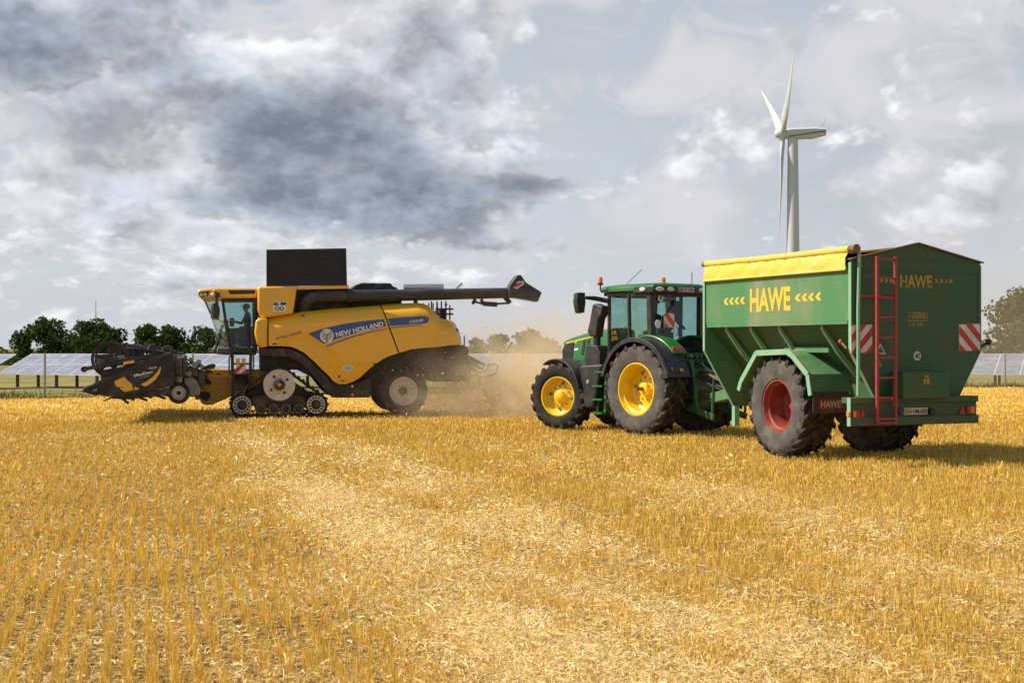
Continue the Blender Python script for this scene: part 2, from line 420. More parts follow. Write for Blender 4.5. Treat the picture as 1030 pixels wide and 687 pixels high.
DUST = (0.36, 0.26, 0.15)
M = dict(
    yellow=material('combine yellow paint', (0.88, 0.44, 0.006), 0.32, dirt=(0.64, 0.40, 0.09), amount=0.30, scale=1.2, coat=0.35, low=(0.9, 2.2, 0.35)),
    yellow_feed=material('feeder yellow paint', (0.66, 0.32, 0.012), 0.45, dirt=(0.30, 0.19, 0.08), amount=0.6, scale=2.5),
    black=material('black plastic', (0.018, 0.018, 0.019), 0.5, dirt=DUST, amount=0.16, scale=3),
    black_dusty=material('dusty black steel', (0.020, 0.018, 0.016), 0.65, dirt=(0.22, 0.155, 0.09), amount=0.42, scale=2.6, bump=0.2),
    charcoal=material('charcoal tube paint', (0.026, 0.026, 0.029), 0.38, dirt=DUST, amount=0.18, scale=1.5, stretch=(0.4, 1, 1)),
    screen=material('black mesh board', (0.010, 0.011, 0.014), 0.6, dirt=(0.05, 0.05, 0.06), amount=0.35, scale=2),
    steel=material('worn steel', (0.36, 0.33, 0.29), 0.45, 0.6, dirt=(0.28, 0.2, 0.12), amount=0.5, scale=5),
    grime=material('oily machinery', (0.12, 0.105, 0.085), 0.6, 0.2, dirt=(0.36, 0.28, 0.19), amount=0.7, scale=6, bump=0.3),
    silver=material('bright steel', (0.62, 0.61, 0.58), 0.3, 0.8, dirt=DUST, amount=0.2, scale=4),
    rim_white=material('off white rim', (0.60, 0.55, 0.46), 0.5, dirt=(0.38, 0.28, 0.17), amount=0.65, scale=3.5),
    rim_yellow=material('rim yellow', (0.84, 0.55, 0.006), 0.34, dirt=(0.50, 0.36, 0.07), amount=0.35, scale=4, coat=0.3),
    rim_red=material('rim red', (0.29, 0.034, 0.022), 0.55, dirt=(0.26, 0.13, 0.085), amount=0.65, scale=4),
    tread=material('tread rubber', (0.026, 0.024, 0.022), 0.8, dirt=(0.24, 0.185, 0.125), amount=0.50, scale=5, bump=0.2, spec=0.25),
    wall=material('dusty sidewall rubber', (0.082, 0.077, 0.070), 0.85, dirt=(0.23, 0.19, 0.145), amount=0.55, scale=3, bump=0.15, spec=0.2),
    wall_dark=material('dark sidewall rubber', (0.026, 0.024, 0.023), 0.8, dirt=(0.14, 0.10, 0.065), amount=0.35, scale=4, bump=0.15, spec=0.2),
    green=material('tractor green paint', (0.014, 0.145, 0.018), 0.3, dirt=(0.16, 0.17, 0.08), amount=0.18, scale=2, coat=0.5),
    green_dark=material('chassis green', (0.010, 0.085, 0.020), 0.5, dirt=(0.15, 0.11, 0.06), amount=0.6, scale=4),
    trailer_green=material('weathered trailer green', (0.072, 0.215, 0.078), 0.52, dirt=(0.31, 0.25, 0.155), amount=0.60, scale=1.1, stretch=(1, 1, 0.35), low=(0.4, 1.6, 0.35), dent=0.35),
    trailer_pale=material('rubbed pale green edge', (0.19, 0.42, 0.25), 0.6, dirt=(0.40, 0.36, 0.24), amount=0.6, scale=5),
    trailer_shaded=material('shaded grimy trailer green', (0.032, 0.104, 0.032), 0.55, dirt=(0.125, 0.088, 0.040), amount=0.75, scale=1.3, stretch=(1, 1, 0.5), low=(0.4, 1.6, 0.4), dent=0.4),  # side green darkened: shade on back and hopper put into the colour, plus grime
    tarp=material('yellow tarpaulin', (0.80, 0.54, 0.055), 0.5, dirt=(0.66, 0.52, 0.22), amount=0.6, scale=2.5, stretch=(1, 1, 3)),
    sign_yellow=material('yellow letter paint', (0.76, 0.50, 0.03), 0.55, dirt=(0.40, 0.33, 0.12), amount=0.35, scale=6),
    sign_yellow_worn=material('worn yellow letter paint', (0.50, 0.31, 0.03), 0.6, dirt=(0.12, 0.15, 0.05), amount=0.8, scale=7),
    sign_red=material('warning red', (0.55, 0.03, 0.025), 0.45, dirt=(0.3, 0.1, 0.06), amount=0.4, scale=4),
    sign_red_bright=material('bright warning red', (0.78, 0.045, 0.02), 0.4),
    sign_white=material('warning white', (0.74, 0.70, 0.62), 0.5, dirt=(0.45, 0.36, 0.25), amount=0.5, scale=4),
    white=material('white print', (0.80, 0.79, 0.76), 0.5, dirt=(0.5, 0.4, 0.28), amount=0.25, scale=5),
    print_black=material('black print', (0.02, 0.02, 0.02), 0.5),
    blue=material('blue decal', (0.018, 0.065, 0.26), 0.35, dirt=(0.12, 0.14, 0.2), amount=0.3, scale=3, coat=0.3),
    pale_blue=material('pale blue decal', (0.30, 0.50, 0.66), 0.4),
    plate_blue=material('plate blue band', (0.03, 0.09, 0.32), 0.4),
    plate=material('number plate', (0.55, 0.48, 0.34), 0.5, dirt=(0.3, 0.22, 0.12), amount=0.5, scale=8),
    ladder_red=material('red ladder paint', (0.36, 0.035, 0.028), 0.5, dirt=(0.22, 0.10, 0.07), amount=0.5, scale=5),
    flap=material('rubber mud flap', (0.055, 0.036, 0.028), 0.8, dirt=(0.19, 0.12, 0.08), amount=0.5, scale=4),
    flap_red=material('mud flap red print', (0.22, 0.035, 0.025), 0.7, dirt=(0.14, 0.07, 0.05), amount=0.5, scale=5),
    rust=material('rusty steel', (0.17, 0.085, 0.045), 0.75, dirt=(0.32, 0.22, 0.13), amount=0.6, scale=6),
    lens_red=material('red lamp lens', (0.45, 0.012, 0.01), 0.15, coat=0.5),
    lens_orange=material('orange lamp lens', (0.85, 0.22, 0.01), 0.15, coat=0.6),
    lens_clear=material('clear lamp lens', (0.62, 0.60, 0.54), 0.15, coat=0.5),
    turbine=material('turbine white', (0.55, 0.57, 0.585), 0.5, dirt=(0.45, 0.45, 0.44), amount=0.4, scale=0.4),
    turbine_stripe=material('turbine stripe green', (0.09, 0.17, 0.16), 0.5),
    galv=material('galvanised post', (0.34, 0.34, 0.33), 0.5, 0.5, dirt=(0.25, 0.23, 0.2), amount=0.4, scale=3),
    post_wood=material('weathered post', (0.10, 0.085, 0.065), 0.85),
    alu=material('aluminium rail', (0.70, 0.70, 0.70), 0.4, 0.3),
    seat=material('grey seat cloth', (0.05, 0.05, 0.052), 0.9),
    cabin=material('dark cab lining', (0.022, 0.022, 0.024), 0.7),
    bark=material('bark', (0.075, 0.055, 0.038), 0.9, dirt=(0.12, 0.10, 0.07), amount=0.5, scale=4),
    shirt=material('dark blue work shirt', (0.035, 0.045, 0.075), 0.9),
    trouser=material('dark work trousers', (0.03, 0.03, 0.035), 0.9),
    skin=material('skin', (0.46, 0.27, 0.19), 0.55, fine=0.03),
    hair=material('brown hair', (0.035, 0.022, 0.014), 0.7),
)


def glass_material(name, tint, clear):
    m = bpy.data.materials.new(name); m.use_nodes = True
    T = NT(m.node_tree)
    tr = T.node('ShaderNodeBsdfTransparent'); tr.inputs[0].default_value = (*tint, 1)
    gl = T.node('ShaderNodeBsdfGlossy'); gl.inputs['Roughness'].default_value = 0.03
    fr = T.node('ShaderNodeLayerWeight')
    df = T.node('ShaderNodeBsdfDiffuse'); df.inputs[0].default_value = (0.42, 0.40, 0.32, 1)
    n = T.noise(T.node('ShaderNodeTexCoord').outputs['Object'], 3.0, 5, 0.6)
    a = T.node('ShaderNodeMixShader'); T.put(a.inputs[0], T.m('MULTIPLY', T.ss(n, 0.3, 0.8), 1.0 - clear)); T.t.links.new(tr.outputs[0], a.inputs[1]); T.t.links.new(df.outputs[0], a.inputs[2])
    b = T.node('ShaderNodeMixShader'); T.put(b.inputs[0], T.m('ADD', 0.045, T.m('MULTIPLY', T.m('POWER', fr.outputs['Facing'], 5.0), 0.8))); T.t.links.new(a.outputs[0], b.inputs[1]); T.t.links.new(gl.outputs[0], b.inputs[2])
    T.t.links.new(b.outputs[0], T.node('ShaderNodeOutputMaterial').inputs[0])
    return m


M['glass'] = glass_material('tinted cab glass', (0.50, 0.71, 0.68), 0.93)
M['glass_front'] = glass_material('dusty windscreen glass', (0.66, 0.84, 0.80), 0.72)


def panel_material():
    m = bpy.data.materials.new('solar cell glass'); m.use_nodes = True
    T = NT(m.node_tree)
    tc = T.node('ShaderNodeTexCoord').outputs['Object']
    n = T.noise(tc, 1.5, 4, 0.6)
    c = T.mix(T.ss(n, 0.3, 0.75), (0.235, 0.24, 0.27), (0.36, 0.35, 0.362))  # cells lightened: reflection of the bright sky put into the base colour
    p = T.node('ShaderNodeBsdfPrincipled'); T.put(p.inputs['Base Color'], c)
    p.inputs['Roughness'].default_value = 0.26
    p.inputs['Specular IOR Level'].default_value = 1.0
    p.inputs['Coat Weight'].default_value = 1.0
    p.inputs['Coat Roughness'].default_value = 0.12
    T.t.links.new(p.outputs[0], T.node('ShaderNodeOutputMaterial').inputs[0])
    return m


M['solar'] = panel_material()


def leaf_material(name, dark, light):
    m = bpy.data.materials.new(name); m.use_nodes = True
    T = NT(m.node_tree)
    at = T.node('ShaderNodeAttribute', attribute_name='tint').outputs['Fac']
    c = T.mix(at, dark, light)
    d = T.node('ShaderNodeBsdfDiffuse'); T.put(d.inputs[0], c)
    t = T.node('ShaderNodeBsdfTranslucent'); T.put(t.inputs[0], T.mix(1.0, c, (1.0, 1.1, 0.5), 'MULTIPLY'))
    x = T.node('ShaderNodeMixShader'); x.inputs[0].default_value = 0.28
    T.t.links.new(d.outputs[0], x.inputs[1]); T.t.links.new(t.outputs[0], x.inputs[2])
    T.t.links.new(x.outputs[0], T.node('ShaderNodeOutputMaterial').inputs[0])
    return m


M['leaf_dark'] = leaf_material('dark oak leaves', (0.026, 0.045, 0.014), (0.095, 0.128, 0.036))
M['leaf_olive'] = leaf_material('olive leaves', (0.055, 0.070, 0.022), (0.13, 0.145, 0.045))
M['leaf_fresh'] = leaf_material('fresh green leaves', (0.07, 0.13, 0.02), (0.16, 0.22, 0.05))


def straw_material(name, a, b, c3, trans=0.3):
    m = bpy.data.materials.new(name); m.use_nodes = True
    T = NT(m.node_tree)
    at = T.node('ShaderNodeAttribute', attribute_name='tint').outputs['Fac']
    r = T.node('ShaderNodeValToRGB'); T.put(r.inputs[0], at)
    e = r.color_ramp.elements
    e[0].color = (*a, 1); e[1].color = (*c3, 1)
    q = e.new(0.55); q.color = (*b, 1)
    d = T.node('ShaderNodeBsdfDiffuse'); T.put(d.inputs[0], r.outputs[0])
    g = T.node('ShaderNodeBsdfGlossy'); g.inputs['Roughness'].default_value = 0.4; T.put(g.inputs[0], r.outputs[0])
    t = T.node('ShaderNodeBsdfTranslucent'); T.put(t.inputs[0], r.outputs[0])
    x = T.node('ShaderNodeMixShader'); x.inputs[0].default_value = trans
    T.t.links.new(d.outputs[0], x.inputs[1]); T.t.links.new(t.outputs[0], x.inputs[2])
    y = T.node('ShaderNodeMixShader'); y.inputs[0].default_value = 0.07
    T.t.links.new(x.outputs[0], y.inputs[1]); T.t.links.new(g.outputs[0], y.inputs[2])
    T.t.links.new(y.outputs[0], T.node('ShaderNodeOutputMaterial').inputs[0])
    return m


M['stubble'] = straw_material('standing stubble', (0.44, 0.245, 0.034), (0.83, 0.54, 0.090), (0.95, 0.75, 0.26), 0.30)
M['straw'] = straw_material('loose straw', (0.62, 0.40, 0.105), (0.90, 0.68, 0.28), (0.96, 0.85, 0.56), 0.34)
M['grass'] = straw_material('meadow grass', (0.045, 0.075, 0.014), (0.15, 0.155, 0.042), (0.42, 0.33, 0.12))


# ------------------------------------------------------------------ land: field, meadow, stubble, straw
ROW_T = -0.2587                            # sowing rows lean to the west going away: x = ROW_T * y + c
ROW_N = math.hypot(1, ROW_T)


def swath(x, y):
    """how much pale chopped straw lies at a place (numpy)"""
    c = x - ROW_T * y
    w = 0.95 * np.exp(-((c - 2.35) / 0.62) ** 2) + 0.75 * np.exp(-((c - 4.0) / 0.75) ** 2) + 0.35 * np.exp(-((c - 7.5) / 1.2) ** 2)
    w += 0.7 * np.exp(-((y - 31.5 - 0.05 * (x + 10) ** 2 * (x < -10)) / 1.1) ** 2) * (x < -8.0)
    pat = np.sin(x * 1.9 + 0.7 * np.sin(y * 0.9)) * np.sin(y * 0.83 + 1.3 * np.sin(x * 0.8)) + 0.5 * np.sin(3.1 * x + 2.2 * y)
    return np.clip(w * (0.75 + 0.35 * pat) * np.where(y < 30, 1.0, 0.55) + 0.04 + 0.06 * pat, 0, 1.2)


def field_edge(x):                          # where the stubble ends and the meadow begins
    return 62.7 + 0.357 * x


def field_material():
    m = bpy.data.materials.new('stubble field soil and chaff'); m.use_nodes = True
    T = NT(m.node_tree)
    tc = T.node('ShaderNodeTexCoord').outputs['Object']
    x, y, z = T.xyz(tc)
    n1 = T.noise(tc, 22.0, 6, 0.7, 0.2)
    n2 = T.noise(tc, 3.0, 5, 0.6, 0.3)
    st = T.vec(x, T.m('MULTIPLY', y, 0.35), 0.0)
    n3 = T.noise(st, 1.1, 6, 0.7, 0.4)
    far = T.vec(T.m('MULTIPLY', x, 0.07), T.m('MULTIPLY', y, 0.55), 0.0)
    n4 = T.noise(far, 1.0, 5, 0.6, 0.2)
    c = T.mix(T.ss(n1, 0.42, 0.64), (0.12, 0.068, 0.024), (0.70, 0.43, 0.105))
    c = T.mix(T.m('MULTIPLY', T.ss(n2, 0.5, 0.8), 0.35), c, (0.84, 0.60, 0.24))
    c = T.mix(T.m('MULTIPLY', T.ss(n3, 0.55, 0.8), 0.35), c, (0.42, 0.25, 0.07))
    fl = T.mix(T.ss(n4, 0.32, 0.68), (0.56, 0.36, 0.09), (0.88, 0.66, 0.26))
    c = T.mix(T.ss(y, 33.0, 50.0), c, fl)
    p = T.node('ShaderNodeBsdfPrincipled'); T.put(p.inputs['Base Color'], c)
    p.inputs['Roughness'].default_value = 0.95
    p.inputs['Specular IOR Level'].default_value = 0.15
    b = T.node('ShaderNodeBump'); b.inputs['Strength'].default_value = 0.9; b.inputs['Distance'].default_value = 0.05
    T.put(b.inputs['Height'], T.m('ADD', n1, T.m('MULTIPLY', n2, 0.6))); T.put(p.inputs['Normal'], b.outputs[0])
    T.t.links.new(p.outputs[0], T.node('ShaderNodeOutputMaterial').inputs[0])
    return m


def meadow_material():
    m = bpy.data.materials.new('meadow ground'); m.use_nodes = True
    T = NT(m.node_tree)
    tc = T.node('ShaderNodeTexCoord').outputs['Object']
    x, y, z = T.xyz(tc)
    n1 = T.noise(T.vec(T.m('MULTIPLY', x, 0.25), y, 0), 0.6, 6, 0.65, 0.4)
    n2 = T.noise(tc, 5.0, 5, 0.7)
    c = T.mix(T.ss(n1, 0.35, 0.65), (0.12, 0.125, 0.036), (0.34, 0.27, 0.095))
    c = T.mix(T.m('MULTIPLY', T.ss(n2, 0.45, 0.75), 0.5), c, (0.17, 0.155, 0.05))
    p = T.node('ShaderNodeBsdfPrincipled'); T.put(p.inputs['Base Color'], c); p.inputs['Roughness'].default_value = 1.0
    p.inputs['Specular IOR Level'].default_value = 0.1
    T.t.links.new(p.outputs[0], T.node('ShaderNodeOutputMaterial').inputs[0])
    return m


def ground_z(x, y):
    return -0.05 + 0.018 * np.sin(x * 0.9 + 0.4 * y) * np.sin(y * 0.7) + 0.012 * np.sin(2.7 * x - 1.1 * y)


def grid_mesh(name, X, Y, Z, mat):
    n, k_ = X.shape
    v = np.stack([X, Y, Z], -1).reshape(-1, 3)
    i = np.arange(n - 1)[:, None] * k_ + np.arange(k_ - 1)[None, :]
    f = np.stack([i, i + 1, i + 1 + k_, i + k_], -1).reshape(-1, 4)
    return np_mesh(name, v, f, mat, smooth=True)


def np_mesh(name, v, f, mat, tint=None, smooth=False, parent=None):
    me = bpy.data.meshes.new(name)
    me.vertices.add(len(v)); me.vertices.foreach_set('co', np.ascontiguousarray(v, np.float32).ravel())
    k_ = f.shape[1]
    me.loops.add(f.size); me.loops.foreach_set('vertex_index', np.ascontiguousarray(f, np.int32).ravel())
    me.polygons.add(len(f)); me.polygons.foreach_set('loop_start', np.arange(0, f.size, k_, dtype=np.int32))
    me.update(calc_edges=True)
    if smooth: me.polygons.foreach_set('use_smooth', np.ones(len(f), bool))
    if tint is not None:
        a = me.attributes.new('tint', 'FLOAT', 'POINT'); a.data.foreach_set('value', np.ascontiguousarray(tint, np.float32))
    me.materials.append(mat)
    o = bpy.data.objects.new(name, me)
    if parent: o.parent = parent
    COL.objects.link(o)
    return o


u_ = np.linspace(0, 1, 161)
xs_ = np.linspace(-150, 150, 301)
XX, UU = np.meshgrid(xs_, u_)
edge = np.clip(field_edge(XX), 30, 110)
YY = -30 + (edge + 30) * UU
field = grid_mesh('field', XX, YY, ground_z(XX, YY), field_material())
tag(field, 'golden harvested stubble field under the machines', 'field', kind='structure')

xs2 = np.concatenate([np.linspace(-4000, -160, 12), np.linspace(-150, 150, 101), np.linspace(160, 4000, 12)])
ys2 = np.concatenate([np.linspace(-1200, 40, 12), np.linspace(50, 130, 41), np.linspace(140, 400, 14), [600, 1000, 2000, 4500]])
XX, YY = np.meshgrid(xs2, ys2)
drop = np.clip((YY - field_edge(np.clip(XX, -150, 150))) / 18.0, 0, 1)
ZZ = -0.16 - 0.30 * drop - 1.6 * np.clip((YY - 100) / 200.0, 0, 1)
meadow = grid_mesh('meadow', XX, YY, ZZ, meadow_material())
tag(meadow, 'rough grassland beyond the stubble field reaching the horizon', 'meadow', kind='structure')

rng = np.random.default_rng(11)


def blades(x, y, z, h, w, lean, tint, tiny=0.6):
    """one upright flat stalk per entry; tapered quads"""
    n = len(x)
    yaw = rng.uniform(0, math.pi, n)
    dx, dy = np.cos(yaw) * w / 2, np.sin(yaw) * w / 2
    la = rng.uniform(0, 2 * math.pi, n)
    lx, ly = np.cos(la) * lean * h, np.sin(la) * lean * h
    v = np.zeros((n, 4, 3))
    v[:, 0] = np.stack([x - dx, y - dy, z], -1); v[:, 1] = np.stack([x + dx, y + dy, z], -1)
    v[:, 2] = np.stack([x + lx + dx * tiny, y + ly + dy * tiny, z + h], -1)
    v[:, 3] = np.stack([x + lx - dx * tiny, y + ly - dy * tiny, z + h], -1)
    return v.reshape(-1, 3), np.arange(4 * n).reshape(-1, 4), np.repeat(tint, 4)


bx, by, bw, bh, bt = [], [], [], [], []
for y0, y1, per_m, wid in ((6.5, 13, 300, 0.0046), (13, 20, 190, 0.0068), (20, 28, 115, 0.0095), (28, 38, 68, 0.0135)):
    half = 0.40 * y1 + 1.0
    cs = np.arange(-half + ROW_T * -0 - 1, half + 0.2587 * y1 + 1, 0.145)
    L = (y1 - y0)
    n = int(len(cs) * L * per_m)
    c = cs[rng.integers(0, len(cs), n)]
    y = rng.uniform(y0, y1, n)
    # stalks stand in plants: pull them along the row into tufts
    y = y + 0.022 * np.sin(y * 2 * math.pi / 0.09 + c * 37.0)
    wild = np.clip((c - 2.0) / 6.0, 0.0, 1.0)
    c = c + rng.normal(0, 1, n) * (0.021 + 0.032 * wild) + 0.025 * np.sin(y * 0.35 + c)
    x = ROW_T * y + c
    keep = (np.abs(x) < 0.38 * y + 0.7)
    gap = np.sin(c * 9.7 + 1.7 * np.sin(y * 1.3 + c)) * np.sin(y * 2.1 + 2.3 * np.sin(c * 3.0)) + 0.5 * np.sin(y * 5.3 + c * 4.1)
    keep &= rng.uniform(0, 1, n) < np.clip(0.80 + 0.60 * gap - 0.45 * swath(x, y), 0.04, 1)
    x, y = x[keep], y[keep]
    k2 = len(x)
    bx.append(x); by.append(y); bw.append(rng.uniform(0.7, 1.4, k2) * wid)
    bh.append(np.clip(rng.normal(0.080, 0.026, k2) * (1 + 0.22 * np.sin(x * 5.1 + 2 * np.sin(y * 2.9))), 0.03, 0.20)); bt.append(rng.beta(2.0, 2.0, k2))
# the headland beyond, drilled east-west
n = 150000
y = rng.uniform(36, 74, n); x = rng.uniform(-0.40, 0.40, n) * y
y = np.round(y / 0.16) * 0.16 + rng.normal(0, 0.03, n)
keep = y < field_edge(x) - 0.2
x, y = x[keep], y[keep]; k2 = len(x)
bx.append(x); by.append(y); bw.append(rng.uniform(0.02, 0.045, k2)); bh.append(np.clip(rng.normal(0.060, 0.022, k2), 0.02, 0.14)); bt.append(rng.beta(2.2, 1.8, k2))
bx, by, bw, bh, bt = map(np.concatenate, (bx, by, bw, bh, bt))
v, f, t = blades(bx, by, ground_z(bx, by) - 0.01, bh, bw, rng.exponential(0.22, len(bx)), bt)
st = np_mesh('stubble', v, f, M['stubble'], t)
tag(st, 'short cut cereal stubble standing in rows across the field', 'stubble', kind='stuff')


def litter(n, y0, y1, wid, bias):
    y = rng.uniform(y0, y1, n); x = rng.uniform(-0.40, 0.40, n) * y
    keep = rng.uniform(0, 1, n) < np.clip(bias + swath(x, y), 0, 1)
    x, y = x[keep], y[keep]; k2 = len(x)
    ln = rng.gamma(2.2, 0.018, k2) + 0.018
    yaw = rng.uniform(0, 2 * math.pi, k2); pit = rng.normal(0.0, 0.28, k2)
    d = np.stack([np.cos(yaw) * np.cos(pit), np.sin(yaw) * np.cos(pit), np.sin(pit)], -1) * ln[:, None]
    s_ = np.stack([-np.sin(yaw), np.cos(yaw), rng.normal(0, 0.5, k2)], -1)
    s_ *= (wid * rng.uniform(0.6, 1.5, k2))[:, None]
    base = np.stack([x, y, ground_z(x, y) + rng.gamma(1.6, 0.020, k2) * (0.7 + 1.1 * swath(x, y)) + 0.008], -1)
    bendv = rng.normal(0, 0.008, (k2, 3))
    v = np.stack([base - d / 2 - s_ / 2, base - d / 2 + s_ / 2, base + bendv + s_ / 2, base + bendv - s_ / 2, base + d / 2 + s_ / 2, base + d / 2 - s_ / 2], 1).reshape(-1, 3)
    i = np.arange(k2)[:, None] * 6
    f = np.concatenate([i + np.array([[0, 1, 2, 3]]), i + np.array([[3, 2, 4, 5]])], 0)
    return v, f, np.repeat(rng.beta(2.2, 1.6, k2), 6)


vs, fs, ts, b0 = [], [], [], 0
for a in ((300000, 6.5, 13, 0.0044, 0.05), (280000, 13, 21, 0.0068, 0.035), (120000, 21, 33, 0.014, 0.09), (50000, 33, 60, 0.030, 0.04)):
    v, f, t = litter(*a)
    vs.append(v); fs.append(f + b0); ts.append(t); b0 += len(v)
ls = np_mesh('loose_straw', np.concatenate(vs), np.concatenate(fs), M['straw'], np.concatenate(ts))
tag(ls, 'pale chopped straw scattered between the stubble rows', 'straw', kind='stuff')

# tall grass strip along the fence
n = 26000
x = rng.uniform(-40, 46, n); y = field_edge(x) + rng.gamma(1.5, 1.6, n) + 0.1
hh = np.clip(rng.normal(0.32, 0.16, n), 0.06, 0.8) * (0.55 + 0.6 * np.clip(np.sin(x * 1.3) * np.sin(x * 0.47 + 1), 0, 1))
gt = np.clip(rng.beta(1.6, 2.0, n) + 0.25 * np.sin(x * 0.9), 0, 1)
v, f, t = blades(x, y, -0.2 - 0.30 * np.clip((y - field_edge(x)) / 18, 0, 1), hh, rng.uniform(0.03, 0.08, n), rng.exponential(0.3, n), gt, 0.15)
g = np_mesh('grass', v, f, M['grass'], t)
tag(g, 'uncut grass along the wire fence at the field edge', 'grass', kind='stuff')


# ------------------------------------------------------------------ trees, shrubs
def leaf_cloud(lobes, per, size, seed):
    """leaf-clump faces filling the volume of several lobes: (x, y, z, rx, ry, rz)"""
    g_ = np.random.default_rng(seed)
    vs, ts = [], []
    for (cx, cy, cz, ax, ay, az) in lobes:
        n = int(per * (ax * az + ay * az) * 0.5)
        d = g_.normal(0, 1, (n, 3)); d /= np.linalg.norm(d, axis=1)[:, None]
        rr = g_.uniform(0.25, 1.0, n) ** 0.45
        lump = 1 + 0.22 * np.sin(d[:, 0] * 5 + seed) * np.sin(d[:, 2] * 6 + cx) + 0.12 * np.sin(d[:, 1] * 11 + d[:, 2] * 9)
        p = d * (rr * lump)[:, None] * np.array([ax, ay, az]) + np.array([cx, cy, cz])
        k_ = (g_.uniform(0, 1, n) > 0.12)
        p = p[k_]; d = d[k_]; n = len(p)
        nrm = d * 0.8 + g_.normal(0, 0.7, (n, 3)); nrm /= np.linalg.norm(nrm, axis=1)[:, None]
        a = np.cross(nrm, g_.normal(0, 1, (n, 3))); a /= np.linalg.norm(a, axis=1)[:, None]
        b = np.cross(nrm, a)
        s_ = (size * g_.uniform(0.5, 1.25, n))[:, None]
        q = [p - a * s_ * 0.5, p + b * s_ * 0.32 - a * s_ * 0.05, p + a * s_ * 0.5, p - b * s_ * 0.32 + a * s_ * 0.08]
        vs.append(np.stack(q, 1).reshape(-1, 3)); ts.append(np.repeat(np.clip(g_.beta(2, 2.4, n), 0, 1), 4))
    v = np.concatenate(vs)
    return v, np.arange(len(v)).reshape(-1, 4), np.concatenate(ts)


def tree(name, label, x, y, zb, h, w, mat, seed, group, per=34, size=0.75, low=0.28, cat='tree'):
    """trunk with limbs and an uneven crown of leaf clumps"""
    r_ = random.Random(seed)
    t = empty(name, (x, y, zb)); tag(t, label, cat, group)
    tb = MB()
    th = h * 0.62
    tb.tube([(0, 0, -0.4), (0.02 * h, 0, th * 0.4), (-0.01 * h, 0.02 * h, th)], [0.035 * h, 0.026 * h, 0.012 * h], 9)
    lobes = []
    nl = 9
    for i in range(nl):
        q = 2 * math.pi * i / nl + r_.uniform(-0.3, 0.3)
        zz = h * r_.uniform(low + 0.12, 0.72)
        rr = w * r_.uniform(0.22, 0.34) * (1.1 - 0.55 * max(0, zz / h - 0.45))
        p = (math.cos(q) * rr, math.sin(q) * rr, zz)
        tb.tube([(0.01 * h, 0, h * (low + 0.02 * i % 0.2)), (p[0] * 0.6, p[1] * 0.6, zz * 0.9), p], [0.014 * h, 0.009 * h, 0.004 * h], 6)
        lobes.append((*p, w * r_.uniform(0.15, 0.25), w * r_.uniform(0.15, 0.25), h * r_.uniform(0.13, 0.2)))
    for i in range(4):
        lobes.append((w * r_.uniform(-0.16, 0.16), w * r_.uniform(-0.16, 0.16), h * r_.uniform(0.72, 0.84), w * r_.uniform(0.14, 0.22), w * 0.18, h * r_.uniform(0.12, 0.16)))
    lobes.append((0, 0, h * 0.55, w * 0.27, w * 0.27, h * 0.24))
    tb.build('trunk', M['bark'], t)
    v, f, tt = leaf_cloud(lobes, per, size, seed)
    np_mesh('crown', v, f, mat, tt, parent=t)
    return t


def spot(px, y):                            # x of a sight line at distance y
    return (px - 515.0) / FPX * y


TG = 'trees behind the solar panels'
tree('oak_tree', 'small lone tree at the outer end of the dark tree group', spot(21, 260), 260, -1.7, 7.2, 4.5, M['leaf_dark'], 3, TG, per=70, low=0.02)
tree('oak_tree', 'broad dome-shaped dark tree next to the small lone tree', spot(49, 262), 262, -1.7, 9.6, 9.4, M['leaf_dark'], 5, TG, per=75, low=0.02)
tree('oak_tree', 'dark tree rising directly below the thin mast', spot(92, 258), 258, -1.7, 9.7, 9.4, M['leaf_dark'], 8, TG, per=70, low=0.02)
tree('oak_tree', 'lower dark tree filling the space behind the cutting header reel', spot(114, 266), 266, -1.7, 8.2, 7.8, M['leaf_dark'], 9, TG, per=70, low=0.02)
tree('oak_tree', 'dark rounded tree above the back end of the cutting header', spot(152, 261), 261, -1.7, 8.5, 9.2, M['leaf_dark'], 12, TG, per=75, low=0.02)
tree('oak_tree', 'dark tree between the cutting header and the harvester windscreen', spot(176, 265), 265, -1.7, 8.2, 7.8, M['leaf_dark'], 13, TG, per=75, low=0.02)
tree('oak_tree', 'dark tree half hidden behind the harvester windscreen', spot(202, 263), 263, -1.7, 8.2, 8.4, M['leaf_dark'], 15, TG, per=70, low=0.02)
tree('oak_tree', 'dark tree seen through the harvester cab windows', spot(232, 266), 266, -1.7, 7.6, 7.8, M['leaf_dark'], 17, TG, per=70, low=0.02)
tree('shrub', 'light green bush just in front of the harvester cab foot', spot(217, 120), 120, -0.7, 2.9, 2.6, M['leaf_fresh'], 21, None, per=120, size=0.3, low=0.05, cat='shrub')
g_w = np.random.default_rng(5)
wx = np.arange(-330, 330, 5.0)
v, f, t = leaf_cloud([(x_, 330 + 6 * math.sin(x_ * 0.21) + g_w.uniform(-3, 3), 1.2, g_w.uniform(4.0, 6.5), 4.0, g_w.uniform(2.0, 3.6) + 0.8 * math.sin(x_ * 0.05)) for x_ in wx], 26, 1.3, 51)
wood = np_mesh('treeline', v + np.array((0, 0, -2.2)), f, M['leaf_olive'], t)
tag(wood, 'low far-off line of bushes and woodland along the horizon', 'treeline', kind='stuff')
TM = 'dusty trees behind the harvester'
for px, y, h, w, sd, lab in ((484, 262, 6.2, 6.5, 31, 'low olive tree just behind the straw chopper bars'), (505, 270, 7.4, 9.0, 33, 'olive tree fading into dust beside the tallest of its clump'),
                             (531, 265, 8.4, 9.5, 35, 'tallest olive tree of the dusty clump behind the harvester'), (556, 274, 6.4, 9.0, 37, 'dim olive tree in dust above the small front tractor wheel')):
    tree('olive_tree', lab, spot(px, y), y, -1.7, h * 0.9, w, M['leaf_olive'], sd, TM, per=80, low=0.03)
